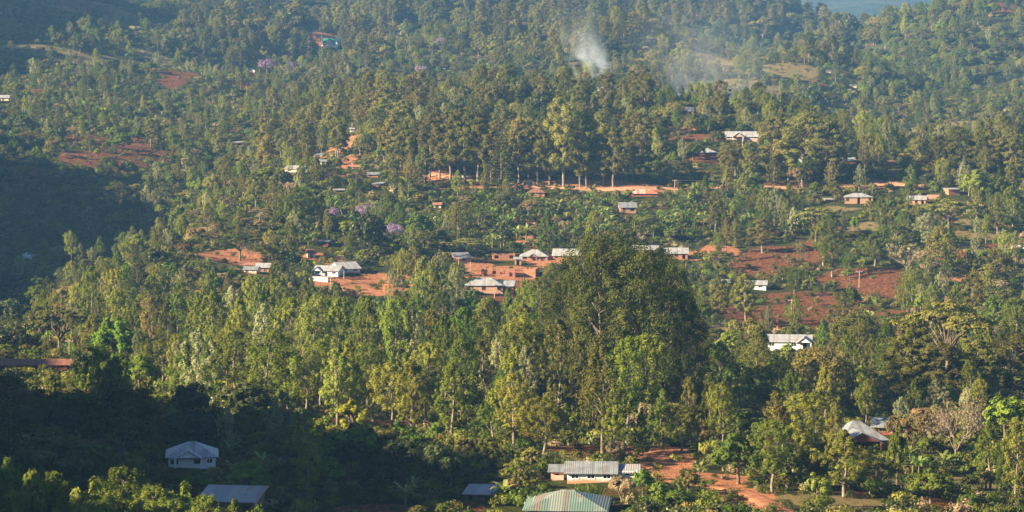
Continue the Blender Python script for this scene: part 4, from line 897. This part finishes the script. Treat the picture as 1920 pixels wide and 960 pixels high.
MAN = [
 # lower left and the sunlit grove
 ('norfolk_pine',22,900,703,60),('olive_tree',232,880,712,158),('dry_tree',282,845,745,60),('green_grevillea',345,765,655,62),('silver_grevillea',368,775,622,64),('lime_tree',214,705,592,76),
 ('acacia',112,672,572,95),('grevillea',262,700,622,56),('grevillea',305,730,640,60),('grevillea',440,760,622,62),('grevillea',502,795,618,60),('silver_grevillea',468,745,630,44),('green_grevillea',538,790,655,56),
 ('grevillea',575,790,648,50),('grevillea',602,770,640,50),('grevillea',632,806,655,58),('grevillea',655,800,640,52),('gold_bush',662,818,752,56),('grevillea',700,790,648,54),('grevillea',735,812,682,58),('grevillea',773,828,676,60),
 ('grevillea',800,790,645,50),('grevillea',848,832,682,60),('green_grevillea',866,800,640,50),('olive_grevillea',905,800,640,52),('green_grevillea',925,848,740,56),('grevillea',962,852,702,52),('silver_grevillea',985,800,650,46),('grevillea',1022,866,745,66),
 ('grevillea',835,760,590,50),('green_grevillea',745,740,560,50),('grevillea',690,730,560,52),('grevillea',640,725,560,52),('grevillea',590,725,555,54),('grevillea',545,720,560,50),('silver_grevillea',495,715,570,50),('grevillea',450,710,560,50),('cypress',950,650,545,40),
 ('grevillea',400,700,555,54),('silver_grevillea',775,740,580,48),('green_grevillea',870,740,580,52),('olive_tree',700,700,585,80),('green_grevillea',375,690,550,50),('grevillea',900,720,590,50),('olive_grevillea',180,690,590,50),('grevillea',160,640,580,50),
 ('olive_grevillea',1048,790,600,64),('olive_grevillea',1130,855,628,70),('grevillea',1150,860,730,44),('olive_grevillea',1088,800,640,50),('cypress',1240,838,732,60),('cypress',1204,855,765,32),('grevillea',1278,850,752,48),('olive_grevillea',1310,850,770,46),
 ('silver_grevillea',480,655,590,50),('silver_grevillea',555,650,580,44),('green_grevillea',255,640,570,44),('silver_grevillea',420,640,575,44),
 # giant eucalyptus clump
 ('tall_eucalyptus',1125,800,450,120),('tall_eucalyptus',1195,800,468,120),('tall_eucalyptus',1250,785,490,105),('tall_eucalyptus',1080,770,490,95),('tall_eucalyptus',1282,770,540,80),('tall_eucalyptus',1155,760,452,110),('tall_eucalyptus',1045,745,545,80),('tall_eucalyptus',1225,740,470,100),
 ('tall_eucalyptus',1030,720,590,70),('tall_eucalyptus',1296,800,565,66),
 # lower right
 ('round_tree',1385,908,812,92),('grevillea',1448,925,790,60),('grevillea',1500,880,740,70),('grevillea',1583,932,808,66),('olive_grevillea',1532,862,735,60),('bare_tree',1792,880,735,110),('dry_tree',1712,865,772,80),('silver_grevillea',1752,790,712,44),('grevillea',1532,850,800,36),
 ('small_tree',1682,920,800,20),('acacia',1645,925,862,76),('lime_tree',1885,830,742,80),('gold_bush',1825,958,925,26),('grevillea',1905,945,785,48),('round_tree',1745,945,880,70),('green_grevillea',1480,800,700,50),('grevillea',1355,855,720,40),('grevillea',1425,790,690,56),
 ('grevillea',1395,790,690,40),('dry_tree',1165,952,896,44),('round_tree',1205,930,880,36),('round_tree',1235,950,905,44),('green_grevillea',1350,740,640,50),('olive_tree',1540,745,648,100),('acacia',1775,720,560,140),('olive_tree',1605,650,580,90),('cypress',1543,655,598,30),
 ('eucalyptus',1700,770,635,80),('eucalyptus',1762,770,645,80),('eucalyptus',1832,770,640,84),('eucalyptus',1895,760,630,80),('cypress',1665,700,600,50),('green_grevillea',1860,640,555,50),('green_grevillea',1905,650,560,50),('olive_grevillea',1420,720,615,50),('round_tree',1370,680,620,50),
 # right middle terraces
 ('eucalyptus',1397,615,515,44),('eucalyptus',1350,610,522,30),('green_grevillea',1490,555,505,26),('olive_grevillea',1580,605,545,34),('round_tree',1595,585,540,34),('bare_tree',1700,520,452,76),('olive_grevillea',1765,510,425,50),('green_grevillea',1780,490,435,36),('acacia',1530,455,385,80),('lime_tree',1602,440,405,16),
 ('green_grevillea',1650,430,370,26),('eucalyptus',1430,475,410,44),('green_grevillea',1560,520,440,40),('grevillea',1545,500,415,40),('grevillea',1640,500,435,40),('silver_grevillea',1740,470,400,40),('acacia',1780,440,370,90),('grevillea',1870,440,375,30),('green_grevillea',1900,430,350,40),
 ('grevillea',1395,375,325,30),('round_tree',1415,372,330,34),('eucalyptus',1565,375,340,34),('round_tree',1830,380,318,50),('round_tree',1865,380,328,44),
 # row of eucalyptus on the road and the hill eucalyptus
 ('eucalyptus',790,328,228,40),('eucalyptus',806,332,215,40),('eucalyptus',824,336,240,36),('eucalyptus',845,340,208,50),('eucalyptus',872,344,202,56),('eucalyptus',897,344,212,50),('eucalyptus',920,346,240,36),('eucalyptus',972,347,222,40),('eucalyptus',990,347,240,34),('eucalyptus',1008,350,232,44),('eucalyptus',1030,350,245,36),
 ('eucalyptus',1057,352,188,54),('eucalyptus',1088,352,240,32),('eucalyptus',1100,352,215,36),('eucalyptus',1130,350,255,40),('eucalyptus',1150,352,240,40),('eucalyptus',735,318,222,40),('eucalyptus',752,322,230,40),('eucalyptus',770,325,225,42),
 ('dark_pine',940,355,232,60),('dark_pine',1148,300,215,34),('eucalyptus',1452,345,222,60),('eucalyptus',1505,350,215,74),('eucalyptus',1552,350,222,60),('eucalyptus',1478,345,260,40),('eucalyptus',1365,340,270,34),('eucalyptus',678,242,180,34),('eucalyptus',705,245,170,34),('eucalyptus',725,245,175,36),('eucalyptus',660,240,185,30),
 ('broadleaf',688,285,250,36),('eucalyptus',1760,330,255,40),('eucalyptus',1720,330,260,40),('eucalyptus',1800,330,240,50),('eucalyptus',1850,335,255,50),('eucalyptus',1895,340,250,50),('broadleaf',1520,235,165,50),('broadleaf',1435,170,142,20),('broadleaf',970,190,145,40),('broadleaf',1020,230,168,40),
 ('jacaranda',693,422,382,54),('jacaranda',740,458,418,40),('jacaranda',627,420,388,22),('jacaranda',500,140,110,32),('jacaranda',548,142,114,22),('jacaranda',826,92,70,26),('jacaranda',790,140,122,22),
 ('broadleaf',690,475,400,60),('round_tree',785,460,400,50),('cypress',1028,480,398,44),('grevillea',860,440,380,44),('acacia',880,478,445,60),('acacia',830,480,452,50),('acacia',450,490,435,66),('bare_tree',468,495,452,34),('norfolk_pine',258,545,452,30),('round_tree',255,490,440,34),('dry_tree',125,580,535,30),('olive_tree',195,565,505,50),
 ('round_tree',230,288,250,38),('round_tree',258,268,240,28),('broadleaf',548,82,15,70),('broadleaf',150,100,70,30),('acacia',1430,80,32,44),('acacia',1510,75,22,44),('broadleaf',1590,80,25,36),('eucalyptus',1580,90,50,24),('green_grevillea',560,430,352,50),
 ('dry_tree',1500,360,315,34),('round_tree',1300,300,268,40),('olive_tree',965,200,160,40),
]
for m_ in MAN: place(*m_)
for (u, vt, wpx, kd) in ((25,862,90,'green_grevillea'),(110,888,90,'green_grevillea'),(175,900,90,'round_tree'),(232,880,80,'green_grevillea'),(285,915,86,'green_grevillea'),(345,908,80,'round_tree'),(390,932,70,'green_grevillea'),(70,885,100,'round_tree'),(140,930,100,'green_grevillea'),
        (320,940,90,'green_grevillea'),(210,925,100,'green_grevillea'),(45,925,110,'green_grevillea'),(265,940,90,'round_tree'),(445,938,60,'green_grevillea'),(480,950,50,'round_tree'),(100,945,110,'grevillea'),(620,898,60,'silver_grevillea')):
    place(kd, u, 1100, vt, wpx, y_at=(300+rng.random()*28) if u < 500 else 372)

MAP = [
 "vvffddddddddddddddddyyyy",
 "ffffmddddooddddoooodyyyo",
 "ffffmmooooooooodofffyyyo",
 "mmmmmmoeeekekkkkkkomoooo",
 "vvmmmoeeekkekekkbkgmgmme",
 "vvvvommeeeeeeeebmeeegmgg",
 "vvvvmmmbmbbbbbbbbmmmmmgm",
 "vvvmmmmmbbmbbmbbmmgmmmmm",
 "vvmmmmmmbmmmmbmmssmsssmm",
 "vmmmmmmmmmsmmmmmsssssmmm",
 "vmggggggggggggmmmmmsmmmm",
 "vvggggggggggggmmmmmmmmmm",
 "vvGgggggggggGGGmmmmmmmmm",
 "vvGGgggggggggGGmmmmmmmmm",
 "vvvvvvvvvvvvssssmmmmmmmm",
 "vvvvvvvvvvvvvvssmmmmmmmm"]
MIX = {   # vegetation of each part of the hill: weights and share of planting places used
 'g': (.64, dict(grevillea=34, green_grevillea=24, silver_grevillea=12, olive_grevillea=14, round_tree=6, broadleaf=3, cypress=3, acacia=2)),
 'G': (.75, dict(grevillea=20, olive_grevillea=26, green_grevillea=16, broadleaf=12, cypress=3)),
 'e': (.70, dict(eucalyptus=36, green_grevillea=8, olive_grevillea=24, grevillea=12, brown_acacia=5, acacia=5, broadleaf=6, small_olive=4)),
 'm': (.46, dict(grevillea=14, green_grevillea=12, silver_grevillea=9, olive_grevillea=9, acacia=9, brown_acacia=5, round_tree=8, broadleaf=7, small_tree=14, small_olive=14, dry_tree=6, cypress=2, eucalyptus=3)),
 'b': (.40, dict(small_tree=14, broadleaf=10, round_tree=12, banana_clump=34, small_olive=10, acacia=7, green_grevillea=8, grevillea=6, brown_acacia=3, cypress=2)),
 'f': (.26, dict(grevillea=14, green_grevillea=12, silver_grevillea=14, round_tree=10, broadleaf=10, small_tree=18, small_olive=14, dry_tree=5)),
 'k': (.70, dict(grevillea=14, green_grevillea=12, silver_grevillea=8, olive_grevillea=8, round_tree=22, broadleaf=18, eucalyptus=10, olive_tree=14, acacia=4, lime_tree=1)),
 'y': (.85, dict(round_tree=44, green_grevillea=16, broadleaf=10, acacia=10, grevillea=14, olive_tree=6)),
 's': (.13, dict(small_tree=20, grevillea=12, small_olive=20, green_grevillea=10, dry_tree=8, acacia=8, olive_grevillea=8)),
 'd': (.85, dict(broadleaf=30, eucalyptus=26, olive_tree=16, olive_grevillea=14, brown_acacia=7, acacia=7)),
 'o': (.72, dict(acacia=24, brown_acacia=12, olive_tree=12, green_grevillea=14, grevillea=10, round_tree=14, small_olive=14, silver_grevillea=5)),
 'v': (.50, dict(broadleaf=22, small_tree=26, round_tree=14, small_olive=16, dry_tree=4, acacia=5, silver_grevillea=4, grevillea=3, banana_clump=4)),
}
HT = dict(grevillea=(13, 19), green_grevillea=(11, 17), silver_grevillea=(11, 17), olive_grevillea=(13, 19), cypress=(9, 14), eucalyptus=(18, 26), broadleaf=(7, 11), round_tree=(6, 10), acacia=(7, 11), brown_acacia=(6, 10), olive_tree=(9, 14),
          small_tree=(3.5, 6.5), lime_tree=(8, 11), small_olive=(3.5, 6.5), dry_tree=(5, 9), banana_clump=(3.6, 5.2), banana=(3.5, 5))
HS = {'m': .64, 's': .6, 'b': .68, 'v': .75, 'o': .8, 'g': .92, 'e': .78, 'k': .76, 'd': .92}
man_xy = np.array([(p['x'], p['y'], PROTO[p['kind']][p['var']]['R']*p['ws']*p['h']/PROTO[p['kind']][p['var']]['H']) for p in PL])
views = set()
for (u0, u1, v0, v1) in ((600,692,262,305),(1385,1600,572,622),(1215,1300,842,886),(1330,1430,905,945),(585,790,526,552),(890,1180,342,357),(1370,1560,470,500),(390,470,470,500),(1560,1680,505,535),(100,330,100,118),(180,300,255,300),(640,720,225,250)):
    for q in range(max(1, int((u1-u0)/50))):
        a_ = u0+(u1-u0)*q/max(1, int((u1-u0)/50)); yv = hit(a_+25, v1, 340)[1]+q*1e-4+len(views)*1e-5; views.add(yv); CLEAR.append((a_, a_+50, v0, v1, yv))
crowns = set()
for p in [q for q in PL if q['keep']]:
    pr = PROTO[p['kind']][p['var']]; u_, v_ = project(p['x'], p['y'], p['z']); pp = F/p['y']; rr_ = pr['R']*p['ws']*p['h']/pr['H']*pp*.8; yv = p['y']+1e-6*len(crowns); crowns.add(yv)
    CLEAR.append((u_-rr_, u_+rr_, v_-p['h']*pp*.97, v_-p['h']*pp*.30, yv))
clr = np.array(CLEAR)
# crown tops may not cover houses, nor the manually surveyed trees in the open
def covers(x, y, z, h, R):
    u, v = project(x, y, z); ppm = F/y; u0, u1 = u-R*ppm, u+R*ppm; vt = v-h*ppm
    m = (clr[:, 4]+1.0 > y) & (clr[:, 0] < u1) & (clr[:, 1] > u0) & (clr[:, 2] < v) & (clr[:, 3] > vt)
    if not m.any(): return False
    for c in clr[m]:
        ov = (min(c[1], u1)-max(c[0], u0))/(c[1]-c[0]); ovv = (c[3]-max(c[2], vt))/(c[3]-c[2])
        if (ov > .42 and ovv > .38) if c[4] in crowns else (ov > .30 and ovv > .35) if c[4] in views else (ov > .08 and ovv > .14) if (c[1]-c[0] > 40 or c[2] < 110) else (ov > .4 and ovv > .35): return True
    return False
def inside(x, y, R):
    h_ = (np.abs(x-hx) < hw+R*.35+1) & (y > hy-1.5) & (y < hy+10)
    return bool(h_.any())
hx, hy, hw = [], [], []
for c in CLEAR:
    if c[4] in views or c[4] in crowns: continue
    hx.append(ray((c[0]+c[1])/2, c[3])[0]*c[4]); hy.append(c[4]); hw.append((c[1]-c[0])/2/(F/c[4]))
hx, hy, hw = map(np.array, (hx, hy, hw))
def fill(y0, y1, s, hs=1.0):
    y = y0
    while y < y1:
        lim = .20*y+(32 if y < 1000 else 0); x = -lim
        while x < lim:
            X = x+(rng.random()-.5)*s*1.3; Y = y+(rng.random()-.5)*s*1.3; x += s
            z = float(terrain_z(X, Y)); u, v = project(X, Y, z)
            if rng.random() > .985 and False: continue
            cu = int(np.clip((u+rng.normal()*18)//80, 0, 23)); cv = int(np.clip((v+rng.normal()*12)//60, 0, 15)); ch = MAP[cv][cu]
            if ch == '.': continue
            # places out of sight behind the crests carry the same wood as their rim
            dens, mix = MIX[ch]
            if rng.random() > dens*(.72 if ch == 'g' and v > 590 else 1): continue
            br, dg = bare(X, Y)
            if br > .35 and rng.random() < .78: continue
            if dg > .4 and rng.random() < .75: continue
            ks = list(mix); wt = np.array([mix[k] for k in ks], float); kind = ks[int(rng.choice(len(ks), p=wt/wt.sum()))]
            lo, hi = HT[kind]; h = (lo+(hi-lo)*rng.random())*hs*HS.get(ch, 1); p = PROTO[kind][0]; ws = .95+.5*rng.random(); R = p['R']*ws*h/p['H']
            if Y < 1500:
                d = np.hypot(man_xy[:, 0]-X, man_xy[:, 1]-Y)
                if (d < 2.2+.35*R+.35*man_xy[:, 2]).any(): continue
                if covers(X, Y, z, h, R*.8) or inside(X, Y, R): continue
            else:
                if Y < 2300 and covers(X, Y, z, h, R): continue
            add(kind, X, Y, h, ws)
        y += s
fill(372, 640, 7.1); fill(640, 1000, 7.4); fill(1000, 1420, 7.4, .92); fill(1420, 2100, 9.0, .8); fill(2100, 3300, 13, 1.05)
print('plants', len(PL))

# single banana plants and clumps in sight
nb = 0
for (u0, u1, v0, v1, k) in ((560,780,385,480,46),(900,1320,365,450,90),(1250,1420,380,450,26),(800,1000,385,430,20),(860,1020,460,490,10),(640,960,895,955,16),(430,560,840,900,12),(1600,1900,840,900,14),(1560,1640,575,620,7),(1300,1350,900,935,2)):
    for _ in range(int(k*.95)):
        u = u0+(u1-u0)*rng.random(); v = v0+(v1-v0)*rng.random(); x, y, z = hit(u, v, 335); h = (4.6+2.2*rng.random()) if y > 620 and rng.random() < .6 else (3.0+1.3*rng.random())
        if covers(x, y, z, h, 1.5) or inside(x, y, 1): continue
        add('banana' if (y < 620 or rng.random() < .5) else 'banana_clump', x, y, h, 1.0+.2*rng.random(), y < 620 and False)

# which plants show largest: paint rough crowns front to back into a coverage table
SX = 0.5; cw, chh = int(1920*SX), int(960*SX); idbuf = -np.ones((chh, cw), np.int32)
order = sorted(range(len(PL)), key=lambda i: PL[i]['y'])
gy_vis = None
area = np.zeros(len(PL), int); cent = {}
for i in order[::-1]:      # far first, nearer overwrite
    p = PL[i]; pr = PROTO[p['kind']][p['var']]
    # hidden by terrain?
    u, v = project(p['x'], p['y'], p['z']+p['h']*.6); e = (p['z']+p['h']*.8)/p['y']
    ppm = F/p['y']; rx = pr['R']*p['ws']*p['h']/pr['H']*ppm*SX*.8; ry = p['h']*.36*ppm*SX
    p['u'], p['v'] = u, v
    j = int(np.interp(math.log(p['y']), lgy, np.arange(NY))); ai = int(np.clip(np.interp(p['x']/p['y'], ga, np.arange(NA)), 0, NA-1))
    if EE[ai, 200:j].size and EE[ai, 60:j].max() > e: continue
    cx, cy = u*SX, v*SX; x0, x1, y0, y1 = int(max(0, cx-rx)), int(min(cw, cx+rx+1)), int(max(0, cy-ry)), int(min(chh, cy+ry+1))
    if x0 >= x1 or y0 >= y1: continue
    yy, xx = np.ogrid[y0:y1, x0:x1]; mk = ((xx-cx)/max(rx, .6))**2+((yy-cy)/max(ry, .6))**2 < 1
    idbuf[y0:y1, x0:x1][mk] = i
cnt = np.bincount(idbuf[idbuf >= 0].ravel(), minlength=len(PL))
isb = np.array([p['kind'].startswith('banana') for p in PL]); keep = np.array([p['keep'] for p in PL])
tr = [i for i in np.argsort(-(cnt+keep*100000)) if not isb[i] and (cnt[i] > 0)][:300]
bn = [i for i in np.argsort(-cnt) if isb[i] and cnt[i] > 3][:300]
print('individual trees', len(tr), 'manual', int(keep.sum()), 'bananas', len(bn), 'in view', int((cnt > 0).sum()))
ind = set(tr) | set(bn)

# labels: what it looks like and which landmark of the village it stands by
ORD = ['', 'second nearest', 'third nearest', 'fourth nearest', 'fifth nearest', 'sixth nearest', 'seventh nearest', 'eighth nearest', 'ninth nearest', 'tenth nearest', 'eleventh nearest', 'twelfth nearest']
def rel(du, dv):
    a = math.degrees(math.atan2(-dv, du)) % 360
    return ['right of', 'upper right of', 'above', 'upper left of', 'left of', 'lower left of', 'below', 'lower right of'][int(((a+22.5) % 360)//45)]
EXTRA = [('giant eucalyptus clump', 1180, 640), ('ploughed red field', 1480, 598), ('white smoke plume', 1105, 90), ('bare sandy slope', 645, 275), ('orange earth bank', 1300, 885), ('round green hill at upper right', 1700, 80), ('bare dirt road', 1050, 348),
         ('upper left grassy field', 120, 100), ('far upper middle ridge', 850, 40), ('dark left valley wood', 120, 380), ('shaded wood foot', 700, 880), ('left end of the grove', 180, 600), ('right slope trees', 1780, 600), ('crest of the middle hill', 960, 160), ('shaded valley clearing', 340, 440), ('bottom left corner', 0, 960), ('bottom right corner', 1920, 960), ('upper left corner', 0, 0), ('right edge midpoint', 1920, 480), ('sunlit grove centre', 600, 690)]
lands = LAND+EXTRA; groups = {}
for i in sorted(ind):
    p = PL[i]; dd = sorted(((math.hypot(p['u']-lu, (p['v']-lv)*1.2), s, lu, lv) for s, lu, lv in lands))
    p['cands'] = dd[:6]; d, s, lu, lv = dd[0]
    groups.setdefault((LOOK[p['kind']], rel(p['u']-lu, p['v']-lv), s), []).append((d, i))
    if d < 1: pass
seen = set()
for (look, r_, s), mem in groups.items():
    for n_, (d, i) in enumerate(sorted(mem)):
        lab = f"{look} {r_} the {s}" + (f", {ORD[n_]}" if n_ else (", nearest one" if len(mem) > 1 else "")) if n_ < len(ORD) else f"{look} {r_} the {s}, farthest but {len(mem)-n_}"
        assert lab not in seen and len(lab.split()) <= 16, lab; seen.add(lab); PL[i]['label'] = lab
GRP = {'banana_plant': 'banana plants between the houses', 'eucalyptus_tree': 'eucalyptus trees', 'silky_oak': 'tall feathery trees of the groves', 'broadleaf_tree': 'leafy broadleaf trees', 'acacia_tree': 'flat topped trees', 'jacaranda_tree': 'purple flowering trees', 'small_tree': 'small trees', 'pine_tree': 'tiered conifers',
       'cypress_tree': 'cone shaped trees', 'dry_tree': 'dry trees', 'bare_tree': 'bare trees', 'bush': 'yellow bushes'}
CAT = {'banana_plant': 'banana plant', 'bush': 'bush'}
for i in sorted(ind):
    p = PL[i]; pr = PROTO[p['kind']][p['var']]; nm = NAME[p['kind']]
    r = link(nm, None); tag(r, p['label'], CAT.get(nm, 'tree'), GRP[nm]); s = p['h']/pr['H']
    r.location = (p['x'], p['y'], p['z']); r.rotation_euler = (0, 0, p['rot']); r.scale = (s*p['ws'], s*p['ws'], s)
    link('leaves' if nm == 'banana_plant' else 'crown', pr['crown'], r); link('stem' if nm == 'banana_plant' else 'trunk', pr['trunk'], r)

# ------------------------------------------------------------------ the rest of the wood and the undergrowth: one object each
def scatter(name, label, cat, src, pts, idx_, rot, scl):
    """src: meshes; one object that sets them out over the ground"""
    coll = bpy.data.collections.new(name+'_sources')
    for k, me_ in enumerate(src): coll.objects.link(bpy.data.objects.new('%s_%03d' % (name, k), me_))
    me_ = bpy.data.meshes.new(name); me_.vertices.add(len(pts)); me_.vertices.foreach_set('co', np.asarray(pts, np.float32).ravel())
    for an, ty, val in (('pick', 'INT', np.asarray(idx_, np.int32)), ('turn', 'FLOAT', np.asarray(rot, np.float32))):
        a = me_.attributes.new(an, ty, 'POINT'); a.data.foreach_set('value', val)
    a = me_.attributes.new('size', 'FLOAT_VECTOR', 'POINT'); a.data.foreach_set('vector', np.asarray(scl, np.float32).ravel())
    o = link(name, me_); tag(o, label, cat); o['kind'] = 'stuff'
    g = bpy.data.node_groups.new(name, 'GeometryNodeTree'); g.interface.new_socket('Geometry', in_out='INPUT', socket_type='NodeSocketGeometry'); g.interface.new_socket('Geometry', in_out='OUTPUT', socket_type='NodeSocketGeometry')
    N = g.nodes; L = g.links; gi = N.new('NodeGroupInput'); go = N.new('NodeGroupOutput'); ci = N.new('GeometryNodeCollectionInfo')
    ci.inputs['Collection'].default_value = coll; ci.inputs['Separate Children'].default_value = True; ci.inputs['Reset Children'].default_value = True
    ip = N.new('GeometryNodeInstanceOnPoints'); ip.inputs['Pick Instance'].default_value = True
    def attr(nm, ty): q = N.new('GeometryNodeInputNamedAttribute'); q.data_type = ty; q.inputs[0].default_value = nm; return q.outputs[0]
    cb = N.new('ShaderNodeCombineXYZ'); L.new(attr('turn', 'FLOAT'), cb.inputs[2]); er = N.new('FunctionNodeEulerToRotation'); L.new(cb.outputs[0], er.inputs[0])
    L.new(gi.outputs[0], ip.inputs['Points']); L.new(ci.outputs[0], ip.inputs['Instance']); L.new(attr('pick', 'INT'), ip.inputs['Instance Index'])
    L.new(er.outputs[0], ip.inputs['Rotation']); L.new(attr('size', 'FLOAT_VECTOR'), ip.inputs['Scale']); L.new(ip.outputs[0], go.inputs[0])
    md = o.modifiers.new('scatter', 'NODES'); md.node_group = g
    return o
src = []; off = {}
for k, lst in PROTO.items():
    off[k] = len(src); src += [q['joined'] for q in lst]
rest = [p for i, p in enumerate(PL) if i not in ind]
sz = [(p['h']/PROTO[p['kind']][p['var']]['H']) for p in rest]
scatter('woodland', 'mass of smaller and farther trees covering the hillsides between the nearer ones', 'woodland', src, [(p['x'], p['y'], p['z']) for p in rest], [off[p['kind']]+p['var'] for p in rest], [p['rot'] for p in rest], [(s*p['ws'], s*p['ws'], s) for s, p in zip(sz, rest)])

SH = ['shrub_green', 'shrub_olive', 'shrub_dark', 'shrub_tan', 'shrub_yellow', 'small_tree', 'small_olive']
ssrc = [PROTO[k][0]['joined'] for k in SH]; pts, ids, rots, scs = [], [], [], []
for (y0, y1, s, k) in ((345, 700, 2.6, 1.0), (700, 1450, 3.5, 1.1), (1450, 2200, 5.5, 1.5), (2200, 3300, 9.5, 2.4)):
    ny = int((y1-y0)/s)
    for iy in range(ny):
        yb = y0+iy*s; lim = .2*yb+(32 if yb < 1000 else 0); xs = np.arange(-lim, lim, s); X = xs+(rng.random(len(xs))-.5)*s*1.5; Y = yb+(rng.random(len(xs))-.5)*s*1.5
        Z = terrain_z(X, Y); br, dg = bare(X, Y)
        nz = np.sin(X*.13+2*np.sin(Y*.05))+np.sin(Y*.11+2*np.sin(X*.07))
        ok = (rng.random(len(xs)) < np.where(br > .3, .30, np.where(dg > .35, .28, .74+.12*nz)))
        h0 = [(not ((np.abs(x_-hx) < hw+.8) & (y_ > hy-16) & (y_ < hy+9)).any()) if q else False for x_, y_, q in zip(X, Y, ok)]
        for i in np.nonzero(h0)[0]:
            pts.append((X[i], Y[i], Z[i]-.1)); t = rng.choice(len(SH), p=[.17,.18,.38,.07,.06,.07,.07]) if True else 0
            ids.append(int(t)); rots.append(rng.random()*6.283); q = k*(.45+.75*rng.random()**1.5)*(.55 if t > 4 else 1)*(.6 if br[i] > .3 or dg[i] > .35 else 1); scs.append((q*1.1, q*1.1, q*(.7+.5*rng.random())))
print('undergrowth', len(pts))
scatter('undergrowth', 'low bushes and scrub growing all over the slopes', 'undergrowth', ssrc, pts, ids, rots, scs)

# ------------------------------------------------------------------ smoke of two garden fires behind the crest
def smoke(label, p0, p1, r0, r1, dens, power, lo=.40):
    """rising from p0 to p1 while it spreads from radius r0 to r1; thins towards its edge and its top"""
    p0 = np.array(p0); p1 = np.array(p1); wd = Wood(); ts = np.linspace(-.06, 1, 9); wd.tube([p0+(p1-p0)*t for t in ts], [1.05*(r0+(r1-r0)*max(t, 0)) for t in ts], 20); wv, wf = wd.data(); n_ = len(wv); k = 20
    f = [list(map(int, q)) for q in wf]+[list(range(k))[::-1], list(range(n_-k, n_))]
    m, ns, ls = new_mat('smoke'); tc = ns.new('ShaderNodeNewGeometry')
    def math_(op, a, b=None, c=None, clamp=False):
        q = ns.new('ShaderNodeMath'); q.operation = op; q.use_clamp = clamp
        for s_, v_ in zip(q.inputs, (a, b, c)):
            if v_ is None: continue
            if hasattr(v_, 'links'): ls.new(v_, s_)
            else: s_.default_value = v_
        return q.outputs[0]
    warp = nd(ns, 'ShaderNodeTexNoise', Scale=.035, Detail=3.0); ls.new(tc.outputs['Position'], warp.inputs[0])
    no = nd(ns, 'ShaderNodeTexNoise', Scale=.07, Detail=4.0, Roughness=.62); ls.new(tc.outputs['Position'], no.inputs[0])
    sx = ns.new('ShaderNodeSeparateXYZ'); ls.new(tc.outputs['Position'], sx.inputs[0]); sw = ns.new('ShaderNodeSeparateColor'); ls.new(warp.outputs['Color'], sw.inputs[0])
    t = math_('DIVIDE', math_('SUBTRACT', sx.outputs[2], float(p0[2])), float(p1[2]-p0[2]))
    wig = math_('MULTIPLY', math_('SUBTRACT', sw.outputs[0], .5), float(r1*1.5))
    dx = math_('ADD', math_('SUBTRACT', math_('SUBTRACT', sx.outputs[0], float(p0[0])), math_('MULTIPLY', t, float(p1[0]-p0[0]))), wig)
    dy = math_('SUBTRACT', math_('SUBTRACT', sx.outputs[1], float(p0[1])), math_('MULTIPLY', t, float(p1[1]-p0[1])))
    r = math_('SQRT', math_('ADD', math_('MULTIPLY', dx, dx), math_('MULTIPLY', dy, dy)))
    fall = math_('SUBTRACT', 1.0, math_('DIVIDE', r, math_('ADD', float(r0), math_('MULTIPLY', t, float(r1-r0)))), clamp=True)
    up = math_('POWER', math_('SUBTRACT', 1.0, t, clamp=True), power)
    mr = nd(ns, 'ShaderNodeMapRange'); mr.inputs[1].default_value = lo; mr.inputs[2].default_value = .66; mr.inputs[4].default_value = dens; ls.new(no.outputs[0], mr.inputs[0])
    d = math_('MULTIPLY', math_('MULTIPLY', mr.outputs[0], fall), up)
    pv = ns.new('ShaderNodeVolumePrincipled'); pv.inputs['Color'].default_value = (.78, .88, 1.0, 1); pv.inputs['Density Attribute'].default_value = ''; ls.new(d, pv.inputs['Density'])
    o = ns.new('ShaderNodeOutputMaterial'); ls.new(pv.outputs[0], o.inputs['Volume'])
    ob = link('smoke', raw_mesh('smoke', wv, f, [m])); tag(ob, label, 'smoke'); ob['kind'] = 'stuff'
def at_px(u, v, y): a, e = ray(u, v); return (a*y, y, e*y)
smoke('white smoke plume rising from behind the wooded crest', at_px(1108,128,1700), at_px(1075,-50,1735), 12, 27, .30, 5.0)
smoke('thin blue smoke lying over the slope right of the crest', at_px(1360,185,1600), at_px(1270,0,1680), 36, 60, .013, 1.2)

# ------------------------------------------------------------------ the air
m, ns, ls = new_mat('haze'); pv = ns.new('ShaderNodeVolumePrincipled'); pv.inputs['Color'].default_value = (.22, .50, 1.0, 1); pv.inputs['Density'].default_value = HAZE
pv.inputs['Density Attribute'].default_value = ''; pv.inputs['Anisotropy'].default_value = .0
o = ns.new('ShaderNodeOutputMaterial'); ls.new(pv.outputs[0], o.inputs['Volume'])
b = MB(); b.box(-4200, 4200, -700, 8000, -420, 312); hz = link('haze', raw_mesh('haze', b.v, b.f, [m])); tag(hz, 'thin blue evening haze filling the valley air', 'haze'); hz['kind'] = 'stuff'
